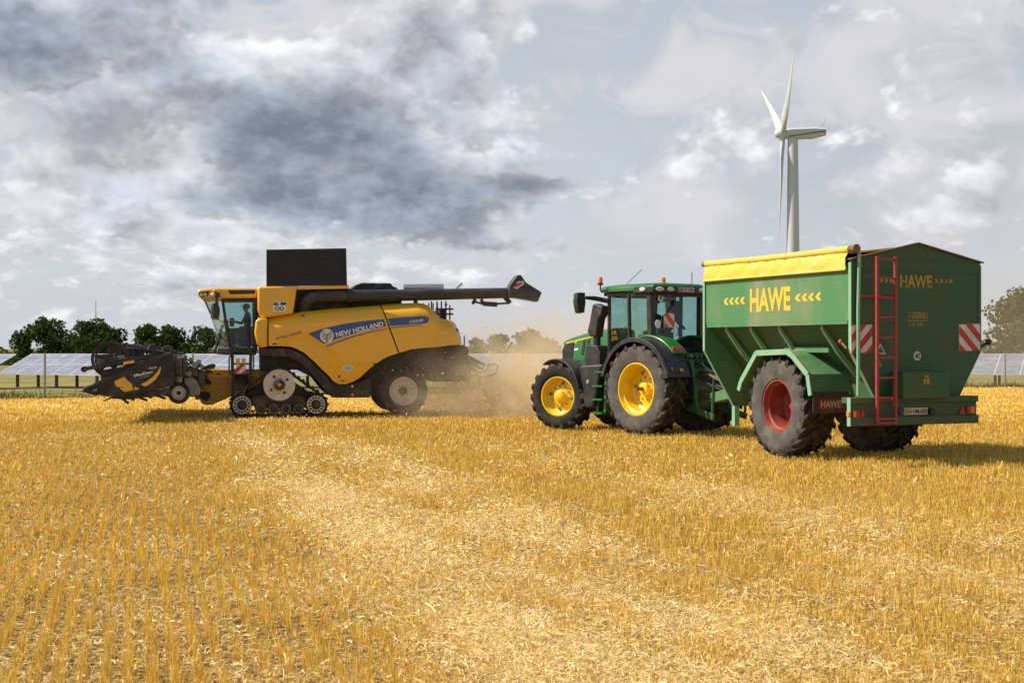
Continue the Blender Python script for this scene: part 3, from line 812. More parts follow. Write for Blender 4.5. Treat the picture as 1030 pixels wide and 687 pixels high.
tree('olive_tree', 'big dusty tree beside the rear of the grain trailer', spot(1034, 140), 140, -1.0, 9.3, 8.6, M['leaf_olive'], 41, 'dusty trees beyond the trailer', per=130, size=0.55, low=0.12)
tree('olive_tree', 'low dusty bush-like tree at the foot of the big dusty tree', spot(1006, 150), 150, -1.0, 4.0, 5.2, M['leaf_olive'], 43, 'dusty trees beyond the trailer', per=80, size=0.4, low=0.08)


# ------------------------------------------------------------------ solar panels and fence
def solar_table():
    t = empty('solar_table')
    w, d, n = 1.46, 1.5, 6
    tilt = R(24)
    c, s_ = math.cos(tilt), math.sin(tilt)
    def P(u, q, dz=0.0):                    # q runs up the slope, away from the sun side
        return (u, q * c - dz * s_, 0.78 + q * s_ + dz * c)
    fr = MB()
    for i in range(n):
        for j in range(2):
            x0 = (i - n / 2) * w
            mb = MB()
            a = [P(x0 + 0.03, j * d + 0.03), P(x0 + w - 0.03, j * d + 0.03), P(x0 + w - 0.03, j * d + d - 0.03), P(x0 + 0.03, j * d + d - 0.03)]
            b = [P(x0 + 0.03, j * d + 0.03, 0.04), P(x0 + w - 0.03, j * d + 0.03, 0.04), P(x0 + w - 0.03, j * d + d - 0.03, 0.04), P(x0 + 0.03, j * d + d - 0.03, 0.04)]
            mb.add(a + b, [(0, 1, 2, 3), (7, 6, 5, 4), (0, 4, 5, 1), (1, 5, 6, 2), (2, 6, 7, 3), (3, 7, 4, 0)])
            mb.build('panel', M['solar'], t, smooth=0)
    for i in range(n + 1):
        fr.bar(P((i - n / 2) * w, 0.0, 0.02), P((i - n / 2) * w, 2 * d, 0.02), 0.055, 0.05)
    for q in (0.0, d, 2 * d):
        fr.bar(P(-n / 2 * w - 0.02, q, 0.025), P(n / 2 * w + 0.02, q, 0.025), 0.055, 0.045)
    fr.build('frame', M['alu'], t, smooth=0)
    for u in (-3.2, 0.0, 3.2):
        for q in (0.45, 2.3):
            p = P(u, q)
            MB().box(p[0] - 0.07, p[0] + 0.07, p[1] - 0.07, p[1] + 0.07, -0.5, p[2] - 0.03).build('post', M['post_wood'], t, smooth=0)
    return t


where = ['standing at the far end by the outermost fence posts', 'behind the pointed nose of the cutting header', 'behind the cutting header adapter and feeder',
         'seen under and behind the harvester cab', 'hidden mostly behind the harvester body', 'seen through dust behind the harvester tail',
         'in dust in front of the dusty tree clump', 'behind the green tractor', 'behind the green trailer front', 'behind the green trailer wheels', 'beside the trailer rear edge', 'below the big dusty tree']
proto = solar_table()
for i in range(11):
    o = proto if i == 0 else copy_tree(proto)
    o.location = (-34.6 + i * 7.05, 84.0 + 1.1 * (i % 2), -0.45)
    o.rotation_euler = (0, 0, R(-27))
    tag(o, 'ground-mounted solar table ' + where[i if i < 5 else i + 1 if i > 7 else i], 'solar panel', 'rows of solar tables beyond the field')

post_lab = {}
fx = np.arange(-27.0, 40.0, 2.75)
fence = empty('wire_fence', (0, 62.7, -0.2)); tag(fence, 'thin wire fence with slim grey posts along the field edge', 'fence')
wires = MB()
for x in fx:
    y = 0.357 * x + 1.1
    MB().box(x - 0.035, x + 0.035, y - 0.035, y + 0.035, -0.3, 1.95).build('post', M['galv'], fence, smooth=0)
for z in np.arange(0.15, 1.9, 0.2):
    wires.tube([(fx[0], 0.357 * fx[0] + 1.1, z), (fx[-1], 0.357 * fx[-1] + 1.1, z)], 0.0045, 4)
wires.build('wire', M['galv'], fence, smooth=0)


# ------------------------------------------------------------------ wind turbine and mast
ty = 454.0
tx = spot(797.6, ty)
wt = empty('wind_turbine', (tx, ty, -2.0)); tag(wt, 'tall white three-bladed wind turbine behind the green trailer', 'wind turbine')
hub_z = 72.2
MB().tube([(0, 0, -1), (0, 0, 30), (0, 0, hub_z - 1.6)], [2.35, 2.08, 1.62], 32).build('tower', M['turbine'], wt)
yaw = R(-2)                                   # nose to the west
ax = Vector((-math.cos(yaw), -math.sin(yaw), 0)); lat = Vector((math.sin(yaw), -math.cos(yaw), 0))
def nac(a, b, c): return Vector((0, 0, hub_z)) + ax * a + lat * b + Vector((0, 0, c))
nb = MB()
secs = [(2.3, 1.5, -1.4, 1.5), (0.5, 1.75, -1.7, 1.75), (-6.5, 1.7, -1.5, 1.95), (-10.4, 1.35, -0.5, 1.75)]
rings = []
for a, hw, z0, z1 in secs:
    rings.append([nac(a, -hw, z0 + 0.4), nac(a, -hw * 0.7, z0), nac(a, hw * 0.7, z0), nac(a, hw, z0 + 0.4), nac(a, hw, z1 - 0.5), nac(a, hw * 0.6, z1), nac(a, -hw * 0.6, z1), nac(a, -hw, z1 - 0.5)])
fs = []
for i in range(3):
    for j in range(8):
        fs.append((i * 8 + j, i * 8 + (j + 1) % 8, i * 8 + 8 + (j + 1) % 8, i * 8 + 8 + j))
fs += [tuple(range(7, -1, -1)), tuple(range(24, 32))]
nb.add([p for r_ in rings for p in r_], fs)
nacelle = nb.build('nacelle', M['turbine'], wt, smooth=50)
sb = MB()
for sg in (1, -1):
    st3 = [(1.8, 1.70, -1.05), (0.5, 1.80, -0.85), (-6.5, 1.75, 0.15), (-10.2, 1.42, 0.72)]
    vs = [nac(a_, sg * (w_ + e_), z_ + dz) for e_ in (0.0, 0.06) for a_, w_, z_ in st3 for dz in (-0.2, 0.2)]
    fs = []
    for i in range(3):
        p_ = 2 * i
        fs += [(p_, p_ + 2, p_ + 3, p_ + 1), (p_ + 8, p_ + 9, p_ + 11, p_ + 10), (p_, p_ + 8, p_ + 10, p_ + 2), (p_ + 1, p_ + 3, p_ + 11, p_ + 9)]
    fs += [(0, 1, 9, 8), (6, 14, 15, 7)]
    sb.add(vs, fs)
sb.build('stripe', M['turbine_stripe'], nacelle, smooth=0)
MB().tube([nac(-7.5, 0, 1.7), nac(-9.8, 0, 3.1), nac(-10.4, 0, 5.0)], 0.07, 5).tube([nac(-10.2, 0.2, 1.6), nac(-9.8, 0, 3.1)], 0.05, 5).build('wind_vane', M['galv'], nacelle)
hb = MB()
prof = [(0.05, 2.6), (0.9, 2.35), (1.45, 1.5), (1.65, 0.4), (1.6, -0.8), (1.4, -1.0)]
n = 20
hv = []
hc = nac(3.3, 0, 0.1)
for r_, t_ in prof:
    for j in range(n):
        q = 2 * math.pi * j / n
        hv.append(hc + ax * t_ + lat * (r_ * math.cos(q)) + Vector((0, 0, r_ * math.sin(q))))
hb.add(hv, [(i * n + j, i * n + (j + 1) % n, (i + 1) * n + (j + 1) % n, (i + 1) * n + j) for i in range(5) for j in range(n)] + [tuple(range(n)), tuple(range(5 * n, 6 * n))])
hub = hb.build('hub', M['turbine'], wt, smooth=60)
for deg in (180, 300, 60):
    q = R(deg)
    rad = lat * math.sin(q) * 1.0 + Vector((0, 0, math.cos(q)))
    tan = lat * math.cos(q) - Vector((0, 0, math.sin(q)))
    bv = []
    st_ = [(0.8, 0.95, 0.95, 0), (3, 1.0, 0.8, 5), (8, 1.75, 0.45, 12), (14, 1.55, 0.33, 8), (24, 1.1, 0.2, 4), (33, 0.65, 0.11, 1), (38.5, 0.35, 0.06, 0), (40, 0.08, 0.03, 0)]
    for rr, ch, tk, tw in st_:
        a_ = R(-tw - 8)
        cdir = tan * math.cos(a_) + ax * math.sin(a_)
        tdir = -tan * math.sin(a_) + ax * math.cos(a_)
        cen = hc + rad * rr + ax * (0.00125 * rr * rr)
        for j in range(10):
            w_ = 2 * math.pi * j / 10
            bv.append(cen + cdir * (math.cos(w_) * ch - (0 if rr < 4 else 0.35 * ch)) + tdir * (math.sin(w_) * tk))
    k_ = len(st_)
    MB().add(bv, [(i * 10 + j, i * 10 + (j + 1) % 10, (i + 1) * 10 + (j + 1) % 10, (i + 1) * 10 + j) for i in range(k_ - 1) for j in range(10)] + [tuple(range(9, -1, -1)), tuple(range((k_ - 1) * 10, k_ * 10))]).build('blade', M['turbine'], wt, smooth=60)

mast = MB().tube([(0, 0, 0), (0, 0, 18.5)], [0.40, 0.22], 8).tube([(0, 0, 18.4), (0, 0, 23.6)], 0.16, 6).build('mast', M['galv'], None, loc=(spot(96.5, 600), 600, -2.0))
tag(mast, 'thin distant radio mast rising above the dark trees', 'mast')


# ------------------------------------------------------------------ wheels
def tyre_mesh(R_, W_, rim, side, lugs, lug_h=0.055, sweep=20, lug_w=0.055):
    """farm tyre round the y axis; slot 0 tread, slot 1 sidewall; side = +1 when the outer face looks to +y"""
    mb = MB()
    tr = R_ - lug_h
    mb.cur = 1
    wall = [(rim * 0.97, 0.40), (rim + 0.02, 0.46), (rim + (tr - rim) * 0.35, 0.50), (rim + (tr - rim) * 0.7, 0.495), (tr - 0.045, 0.475), (tr - 0.012, 0.44)]
    b0 = len(mb.f)
    prof = [(r, t * W_) for r, t in wall] + [(tr, 0.30 * W_), (tr + 0.006, 0.0), (tr, -0.30 * W_)] + [(r, -t * W_) for r, t in reversed(wall)]
    n = 56
    mb.lathe(prof + [(rim * 0.95, 0.0)], (0, 0, 0), 'y', n, closed=True)
    for i in range(b0, len(mb.f)):
        if 5 <= (i - b0) // n <= 8: mb.mi[i] = 0
    mb.cur = 0
    st_ = 2 * math.pi / lugs
    for sg in (1, -1):
        for k_ in range(lugs):
            q0 = k_ * st_ + (st_ / 2 if sg < 0 else 0)
            secs = []
            for u in (0.0, 0.12, 0.4, 0.7, 1.0):
                y = sg * W_ * (0.492 - 0.50 * u)
                q = q0 + math.radians(-sweep) * u ** 0.85
                lw = lug_w * (1.25 - 0.35 * u)
                top = R_ - (0.02 if u == 0 else 0.0) - 0.012 * (u == 1.0)
                bot = tr - 0.03
                if u == 0.0: bot = tr - 0.085
                h0 = lw / (2 * R_)
                secs.append([(bot * math.cos(q - h0 * 1.4), y, bot * math.sin(q - h0 * 1.4)), (bot * math.cos(q + h0 * 1.4), y, bot * math.sin(q + h0 * 1.4)),
                             (top * math.cos(q + h0), y, top * math.sin(q + h0)), (top * math.cos(q - h0), y, top * math.sin(q - h0))])
            m = len(secs)
            vs = [p for c_ in secs for p in c_]
            fs = [(0, 1, 2, 3), tuple(range(4 * m - 1, 4 * m - 5, -1))]
            for i in range(m - 1):
                for j in range(4):
                    fs.append((i * 4 + j, i * 4 + (j + 1) % 4, i * 4 + 4 + (j + 1) % 4, i * 4 + 4 + j))
            mb.add(vs, fs)
    return mb


def wheel(parent, c, R_, W_, rim, side, mat_rim, lugs=19, steer=0.0, disc=0.0, hub_r=0.14, hub_out=0.1, hub_mat=None, wall='wall', bolts=10, holes=0, sweep=20, lug_h=0.055, lug_w=0.055, bolt_mat='grime'):
    w = empty('wheel', c, steer, parent)
    tyre_mesh(R_, W_, rim, side, lugs, lug_h, sweep, lug_w).build('tyre', [M['tread'], M[wall]], w, smooth=30)
    s = side
    mb = MB()
    lip = 0.42 * W_
    prof = [(rim * 1.005, lip), (rim + 0.012, lip + 0.012), (rim * 0.955, lip + 0.014), (rim * 0.93, lip - 0.03), (rim * 0.91, lip - 0.07), (rim * 0.86, lip - 0.09), (rim * 0.85, lip * 0.45 + disc * 0.2),
            (rim * 0.83, disc * W_ + 0.03), (rim * 0.74, disc * W_ + 0.0), (rim * 0.42, disc * W_ + 0.045), (hub_r * 1.25, disc * W_ + 0.035)]
    outer = [(r, t * s) for r, t in prof]
    back = [(hub_r * 1.25, (disc * W_ - 0.03) * s), (rim * 0.85, (disc * W_ - 0.03) * s), (rim * 0.86, -lip * s * 0.8), (rim * 1.0, -lip * s)]
    mb.lathe(outer + back, (0, 0, 0), 'y', 48, closed=True)
    ro = mb.build('rim', M[mat_rim], w, smooth=32)
    hb_ = MB().lathe([(hub_r * 1.3, (disc * W_ - 0.02) * s), (hub_r * 1.3, (disc * W_ + 0.05) * s), (hub_r, (disc * W_ + 0.06) * s), (hub_r * 0.95, (disc * W_ + hub_out) * s), (hub_r * 0.8, (disc * W_ + hub_out + 0.015) * s)], (0, 0, 0), 'y', 28)
    hb_.build('hub', M[hub_mat or mat_rim], w)
    if bolts:
        bb = MB()
        y0, y1 = disc * W_ + 0.03, disc * W_ + 0.075
        for k_ in range(bolts):
            q = 2 * math.pi * (k_ + 0.3) / bolts
            rr = min(hub_r * 1.75, rim * 0.55)
            bb.cyl((rr * math.cos(q), y0 * s, rr * math.sin(q)), (rr * math.cos(q), y1 * s, rr * math.sin(q)), 0.018, n=8)
        for k_ in range(holes):
            q = 2 * math.pi * (k_ + 0.1) / holes
            rr = rim * 0.66
            bb.cyl((rr * math.cos(q), (disc * W_ - 0.02) * s, rr * math.sin(q)), (rr * math.cos(q), (disc * W_ + 0.036) * s, rr * math.sin(q)), 0.040, n=12)
        bb.build('bolt_circle', M[bolt_mat], w)
    return w


def striped_plate(name, parent, quad, nrm, n_str=4, flip=False, red='sign_red', thick=0.012):
    """warning plate: white board (corners bl, br, tr, tl) with slanting red bars clipped to it"""
    bl, br, tr, tl = (Vector(p) for p in quad)
    nv = Vector(nrm).normalized()
    mb = MB()
    a = [bl, br, tr, tl]
    mb.add([p for p in a] + [p + nv * thick for p in a], [(3, 2, 1, 0), (4, 5, 6, 7), (0, 1, 5, 4), (1, 2, 6, 5), (2, 3, 7, 6), (3, 0, 4, 7)])
    b = mb.build(name, M['sign_white'], parent, smooth=0)
    sm = MB()
    def pt(u, v): return bl + (br - bl) * u + (tl - bl) * v + nv * (thick + 0.003)
    asp = (tl - bl).length / (br - bl).length
    per = (1 + asp) / n_str
    for k_ in range(-1, int(n_str) + 3):
        lo, hi = k_ * per, k_ * per + per / 2
        poly = []
        for q in np.linspace(lo, hi, 2): pass
        # bar between the lines u + asp*v = lo and = hi, clipped to the unit square
        sq = [(0, 0), (1, 0), (1, 1), (0, 1)]
        def clip(ps, f):
            out = []
            for i in range(len(ps)):
                p, q = ps[i], ps[(i + 1) % len(ps)]
                fp, fq = f(p), f(q)
                if fp >= 0: out.append(p)
                if fp * fq < 0:
                    t = fp / (fp - fq); out.append((p[0] + (q[0] - p[0]) * t, p[1] + (q[1] - p[1]) * t))
            return out
        g_ = (lambda p: p[0] + asp * p[1]) if not flip else (lambda p: (1 - p[0]) + asp * p[1])
        ps = clip(sq, lambda p: g_(p) - lo)
        if len(ps) > 2: ps = clip(ps, lambda p: hi - g_(p))
        if len(ps) > 2:
            sm.add([pt(*p) for p in ps], [tuple(range(len(ps)))])
    sm.build('stripes', M[red], b, smooth=0)
    return b


def quad_plate(name, mat, parent, pts, nrm, thick=0.008):
    nv = Vector(nrm).normalized()
    n = len(pts)
    a = [Vector(p) for p in pts]
    return MB().add(a + [p + nv * thick for p in a], [tuple(range(n)), tuple(range(2 * n - 1, n - 1, -1))] + [(i, i + n, (i + 1) % n + n, (i + 1) % n) for i in range(n)]).build(name, M[mat] if isinstance(mat, str) else mat, parent, smooth=0)


def disc_plate(name, mat, parent, c, nrm, r, ry=None, n=28, thick=0.008):
    nv = Vector(nrm).normalized()
    up = Vector((0, 0, 1)); ri = up.cross(nv).normalized()
    return quad_plate(name, mat, parent, [Vector(c) + ri * (r * math.cos(2 * math.pi * i / n)) + up * ((ry or r) * math.sin(2 * math.pi * i / n)) for i in range(n)], nrm, thick)


# ------------------------------------------------------------------ a seated driver
def driver(loc, rz, label, shirt='shirt', cap=False):
    """one continuous seated body grown round a skeleton; origin at the seat"""
    J = {'pelvis': (0, 0, 0.10), 'belly': (-0.02, 0, 0.28), 'chest': (0.0, 0, 0.46), 'neck0': (0.015, 0, 0.575), 'neck': (0.03, 0, 0.64), 'jaw': (0.055, 0, 0.70), 'head': (0.045, 0, 0.77), 'crown': (0.035, 0, 0.85)}
    Rr = {'pelvis': (0.17, 0.13), 'belly': (0.15, 0.115), 'chest': (0.17, 0.12), 'neck0': (0.08, 0.07), 'neck': (0.055, 0.055), 'jaw': (0.065, 0.075), 'head': (0.078, 0.095), 'crown': (0.055, 0.07)}
    E = [('pelvis', 'belly'), ('belly', 'chest'), ('chest', 'neck0'), ('neck0', 'neck'), ('neck', 'jaw'), ('jaw', 'head'), ('head', 'crown')]
    for s, t in ((1, 'a'), (-1, 'b')):
        J.update({'sh' + t: (0.0, s * 0.19, 0.53), 'el' + t: (0.17, s * 0.25, 0.30), 'wr' + t: (0.38, s * 0.16, 0.36), 'pa' + t: (0.45, s * 0.145, 0.385),
                  'hip' + t: (0.08, s * 0.10, 0.08), 'kn' + t: (0.48, s * 0.15, 0.10), 'an' + t: (0.56, s * 0.14, -0.33), 'to' + t: (0.70, s * 0.15, -0.38)})
        Rr.update({'sh' + t: (0.075, 0.075), 'el' + t: (0.048, 0.048), 'wr' + t: (0.03, 0.03), 'pa' + t: (0.038, 0.022), 'hip' + t: (0.10, 0.10), 'kn' + t: (0.07, 0.07), 'an' + t: (0.05, 0.05), 'to' + t: (0.045, 0.035)})
        E += [('neck0', 'sh' + t), ('sh' + t, 'el' + t), ('el' + t, 'wr' + t), ('wr' + t, 'pa' + t), ('pelvis', 'hip' + t), ('hip' + t, 'kn' + t), ('kn' + t, 'an' + t), ('an' + t, 'to' + t)]
        for i, (dy, ln) in enumerate(((-0.03, 0.075), (-0.01, 0.085), (0.01, 0.08), (0.03, 0.065))):
            a_, b_ = 'f%d%s' % (i, t), 'g%d%s' % (i, t)
            J[a_] = (0.49, s * 0.145 + dy, 0.395); J[b_] = (0.47 + ln * 0.5, s * 0.145 + dy, 0.36)
            Rr[a_] = Rr[b_] = (0.010, 0.010)
            E += [('pa' + t, a_), (a_, b_)]
        J['th' + t] = (0.46, s * 0.10, 0.40); Rr['th' + t] = (0.012, 0.012); E.append(('pa' + t, 'th' + t))
    J['nose'] = (0.155, 0, 0.765); Rr['nose'] = (0.014, 0.016); E.append(('head', 'nose'))
    names = list(J)
    me = bpy.data.meshes.new('person')
    me.from_pydata([J[n] for n in names], [(names.index(a), names.index(b)) for a, b in E], [])
    o = bpy.data.objects.new('person', me); COL.objects.link(o)
    sk = o.modifiers.new('skin', 'SKIN'); sk.use_smooth_shade = True
    if not len(me.skin_vertices): raise RuntimeError('no skin layer')
    for i, n in enumerate(names):
        me.skin_vertices[0].data[i].radius = Rr[n]
    me.skin_vertices[0].data[0].use_root = True
    sd = o.modifiers.new('sub', 'SUBSURF'); sd.levels = sd.render_levels = 2
    dg = bpy.context.evaluated_depsgraph_get()
    me2 = bpy.data.meshes.new_from_object(o.evaluated_get(dg))
    o.modifiers.clear(); o.data = me2
    me2.materials.clear()
    for m in ('skin', shirt, 'trouser'): me2.materials.append(M[m])
    for p in me2.polygons:
        c = p.center
        p.use_smooth = True
        p.material_index = 0 if c.z > 0.61 or (c.x > 0.36 and c.z > 0.25) else (1 if c.z > 0.17 else 2)
    o.location = loc; o.rotation_euler = (0, 0, rz)
    tag(o, label, 'person')
    hb = MB().sphere((0.028, 0, 0.80), 0.10, 1.08, 0.92, 0.86, 10)
    if cap: hb.add([(0.10, -0.07, 0.815), (0.22, -0.05, 0.80), (0.22, 0.05, 0.80), (0.10, 0.07, 0.815), (0.10, -0.07, 0.83), (0.22, -0.05, 0.81), (0.22, 0.05, 0.81), (0.10, 0.07, 0.83)],
                   [(0, 1, 2, 3), (7, 6, 5, 4), (0, 4, 5, 1), (1, 5, 6, 2), (2, 6, 7, 3), (3, 7, 4, 0)])
    hb.build('cap' if cap else 'hair', M['trouser'] if cap else M['hair'], o)
    fc = MB()
    for s in (1, -1): fc.sphere((0.122, s * 0.032, 0.785), 0.010, n=6)
    fc.build('eyes', M['print_black'], o)
    return o


# ------------------------------------------------------------------ the combine harvester
FC = Frame((-6.95, 42.12, 0), R(191))
hv = empty('combine_harvester', tuple(FC.loc), FC.rz)
tag(hv, 'yellow tracked combine harvester with folded black unloading pipe', 'combine harvester')
S = FC.side

front_px = [(270.3, 319.6), (285, 316.6), (300.6, 314), (333.8, 310.5), (370, 308), (383, 306.8), (391, 330), (400.5, 355.2), (391, 358.3), (384.6, 361.5), (378, 366), (372, 370.5), (362, 380), (355, 384.2),
            (347.6, 386.5), (340.7, 386.3), (335, 383), (331, 378), (324, 371.5), (317, 364.4), (306, 354.7), (299, 351), (292, 348.6), (281, 348), (270.3, 348)]
rear_px = [(384.4, 306.8), (400, 305.2), (421.7, 304.5), (427, 305.3), (431.6, 307), (439, 313.2), (444, 319.4), (450, 321), (456, 321.6), (461.3, 325.6), (465.3, 334.3), (466.5, 346.6), (452, 347.5), (439, 349), (425, 350), (414, 351.2), (401.9, 354.8), (392.5, 330)]
top_px = [(270.3, 319.6), (300.6, 314), (333.8, 310.5), (383, 306.8), (421.7, 304.5), (431.6, 307), (444, 319.4), (456, 321.6), (466.5, 334)]
tp = sorted(S(1.72, top_px))
tpx, tpz = [p[0] for p in tp], [p[1] for p in tp]
cr_ = sorted(S(1.72, [(268, 351), (281, 344.5), (297, 338), (308, 336), (317, 340), (327, 347.5), (336, 356), (348, 366)]))
crx, crz = [p[0] for p in cr_], [p[1] for p in cr_]


def body_y(x, z):
    d = float(np.interp(x, tpx, tpz)) - z
    y = 1.74 - 0.34 * max(0.0, 1 - max(d, 0.0) / 0.42) ** 2.2
    y -= 0.16 * max(0.0, (1.55 - z) / 0.75) ** 1.5 if z < 1.55 else 0.0
    zc_ = float(np.interp(x, crx, crz))
    fade = min(1.0, max(0.0, (x - crx[0]) / 0.5))
    q_ = min(1.0, max(0.0, (zc_ - z) / 0.07))
    y -= 0.040 * fade * q_ * q_ * (3 - 2 * q_)
    if x < -4.4: y -= 0.35 * ((-4.4 - x) / 0.9) ** 2
    return y


for sg in (1, -1):
    fn = (lambda x, z: body_y(x, z)) if sg > 0 else (lambda x, z: -body_y(x, z))
    a = skin(S(1.72, front_px), fn, 0.05, 0.06).build('side_panel', M['yellow'], hv, smooth=40)
    b = skin(S(1.72, rear_px), fn, 0.05).build('rear_side_panel', M['yellow'], hv, smooth=40)
    if sg > 0: near_panel, near_rear_panel = a, b
    c_ = MB().prism(S(1.66, [(257.2, 322.5), (261, 320), (269.2, 319.8), (269.4, 348.8), (262, 349.8), (258.5, 346), (256, 335)]), sg * 1.30, sg * 1.70).build('corner_panel', M['yellow'], hv, bevel=0.05)
# dark machinery inside
core_px = [(262, 322), (300, 317), (345, 313), (420, 309), (431, 312), (443, 324), (461, 331), (463, 347), (470, 349), (470, 384), (440, 383), (428, 372), (395, 372), (388, 398), (332, 398), (322, 383), (300, 372), (262, 372)]
MB().prism(S(1.3, core_px), -1.28, 1.28).build('threshing_body', M['black_dusty'], hv)
for sg in (1, -1):
    MB().prism(S(1.62, [(331, 383), (345, 387.5), (358, 385), (373, 380), (374.5, 392), (372, 400), (334, 400)]), sg * 1.1, sg * 1.58).build('fuel_tank', M['black_dusty'], hv, bevel=0.02)
    # curved mudguard above the track
    MB().prism(S(1.5, [(262, 351), (281, 350.5), (292, 351), (305, 357), (316, 366.5), (330, 381), (334, 388), (342, 391), (338, 398), (330, 396), (318, 381), (303, 365), (290, 358.5), (262, 358)]), sg * 1.1, sg * 1.66).build('track_guard', M['black_dusty'], hv)
    disc_plate('reflector', 'lens_orange', hv, (*FC.at('y', 1.59, 354.5, 397)[:1], sg * 1.583, FC.at('y', 1.59, 354.5, 397)[2]), (0, sg, 0), 0.04)
    disc_plate('reflector', 'sign_yellow', hv, (*FC.at('y', 1.59, 354.5, 388.5)[:1], sg * 1.583, FC.at('y', 1.59, 354.5, 388.5)[2]), (0, sg, 0), 0.035)

# grain tank
tank = MB().prism(S(1.62, [(259.3, 289.5), (262, 288.3), (299, 288), (295, 315.5), (270.5, 319.2), (262.5, 319.5), (259.3, 312)]), -1.56, 1.60).build('grain_tank', M['yellow'], hv, bevel=0.05)
MB().prism(S(1.5, [(297, 288.4), (351, 287.2), (351, 290.4), (297, 291.4)]), -1.52, 1.52).build('tank_rim', M['yellow'], hv, bevel=0.012)
MB().prism(S(1.2, [(297, 291.4), (351, 290), (352, 311), (296, 314)]), -1.2, 1.12).build('tank_wall', M['black_dusty'], hv)
flap_ = MB().prism(S(1.48, [(268, 251.2), (348.3, 249.8), (349.2, 287.4), (268, 288.3)]), 1.45, 1.49).build('tank_cover', M['screen'], hv, bevel=0.008)
hg = MB()
for px in (276, 300, 324, 342):
    q = S(1.45, [(px, 252.5), (px, 288)])
    hg.bar((q[0][0], 1.435, q[0][1]), (q[1][0], 1.435, q[1][1]), 0.05, 0.03)
    hg.bar((q[1][0], 1.43, q[1][1] + 0.55), (q[1][0], 0.95, q[1][1]), 0.03, 0.03)
for py in (251.8, 287.6):
    q = S(1.5, [(268.6, py), (348.4, py - 1)])
    hg.bar((q[0][0], 1.495, q[0][1]), (q[1][0], 1.495, q[1][1]), 0.012, 0.03)
hg.build('cover_frame', M['charcoal'], flap_)
# engine deck, air intake, exhaust
MB().prism(S(0.9, [(352, 291), (358, 286.5), (364, 284.6), (393, 285), (395, 288), (399, 289.5), (404, 296), (404, 308), (352, 311)]), -1.0, 0.95).build('engine_deck', M['black_dusty'], hv, bevel=0.03)
q = S(0.6, [(406, 287.6), (446, 287.2)])
MB().cyl((q[0][0], 0.6, q[0][1] - 0.05), (q[1][0], 0.6, q[1][1] - 0.05), 0.10, n=20).build('exhaust', M['silver'], hv)
q = S(0.2, [(459, 290), (464.5, 285)])
MB().bar((q[0][0], 0.2, q[0][1]), (q[1][0], 0.2, q[1][1]), 0.12, 0.08).build('antenna', M['white'], hv)
rl = MB()
for px in (434, 439.5, 444, 448.5, 452.5):
    q = S(0.9, [(px, 321.5), (px, 303 if px < 450 else 307)])
    rl.tube([(q[0][0], 0.9, q[0][1]), (q[1][0], 0.9, q[1][1])], 0.022, 6)
    rl.tube([(q[0][0], -0.9, q[0][1]), (q[1][0], -0.9, q[1][1])], 0.022, 6)
for py in (311, 316):
    q = S(0.9, [(438, py), (456, py)])
    rl.bar((q[0][0], 0.92, q[0][1]), (q[1][0], 0.92, q[1][1]), 0.05, 0.05)
q = S(0.9, [(446, 303), (446, 321)])
rl.box(q[0][0] - 0.09, q[0][0] + 0.07, -0.9, 0.88, q[1][1], q[1][1] + 0.28)
rl.build('service_platform', M['black_dusty'], hv)
q = FC.at('y', 0.95, 448.5, 306.5)
disc_plate('lamp', 'lens_red', hv, (q[0], 0.96, q[2]), (0, 1, 0), 0.045)

# unloading pipe
ay = 1.36
def A(px, py, y=ay): return FC.at('y', y, px, py)
MB().tube([A(306, 318, 1.15), A(306.5, 309, 1.2), A(309, 302.5, 1.28), A(315, 299, ay), A(324, 298.2, ay), A(345, 297.8)], [0.2, 0.2, 0.2, 0.2, 0.19, 0.185], 20).tube([A(344, 297.8), A(420, 296.7), A(512, 294.8)], [0.175, 0.168, 0.155], 24).build('unloading_pipe', M['charcoal'], hv)
cb = MB()
for px in (321, 351.5, 352.5):
    p = A(px, 297.9)
    cb.cyl((p[0] + 0.03, ay, p[2]), (p[0] - 0.03, ay, p[2]), 0.215, n=20)
cb.build('pipe_flange', M['charcoal'], hv)
q = S(ay, [(511, 288.5), (514, 283.5), (518.5, 277.5), (522.5, 277), (525.5, 281.5), (527.5, 284.5), (543.5, 294.5), (539.5, 304), (528, 301.7), (516, 299.8), (510, 300)])
sp = MB().prism(q, ay - 0.24, ay + 0.24).build('spout', M['charcoal'], hv, bevel=0.02)
yy = ay + 0.243
P_ = lambda px, py: (FC.at('y', yy, px, py)[0], yy, FC.at('y', yy, px, py)[2])
quad_plate('warning_mark', 'sign_white', sp, [P_(516.5, 289.5), P_(520.5, 283.2), P_(526.5, 282.6), P_(527, 286), P_(520, 291)], (0, 1, 0))
quad_plate('warning_mark', 'sign_red', sp, [P_(516.8, 288.4), P_(519, 285.6), P_(525.8, 284), P_(524.5, 286.3), P_(518.5, 289.3)], (0, 1, 0), 0.014)
ub = MB()
for a_, b_, r_ in (((476, 303), (486, 306), 0.03), ((486, 305.5), (500, 306.5), 0.07), ((498, 305.8), (511, 305), 0.03), ((508, 299), (513, 305), 0.07), ((475.5, 306), (478, 301), 0.05), ((484, 301), (486, 306), 0.05)):
    ub.cyl(A(*a_), A(*b_), r_, n=8)
ub.build('pipe_linkage', M['black_dusty'], hv)
MB().bar(A(418, 303, 1.1), A(418, 312, 1.1), 0.25, 0.1).bar(A(418, 302.6, 1.36), A(418, 304, 1.0), 0.1, 0.1).build('pipe_rest', M['black_dusty'], hv)

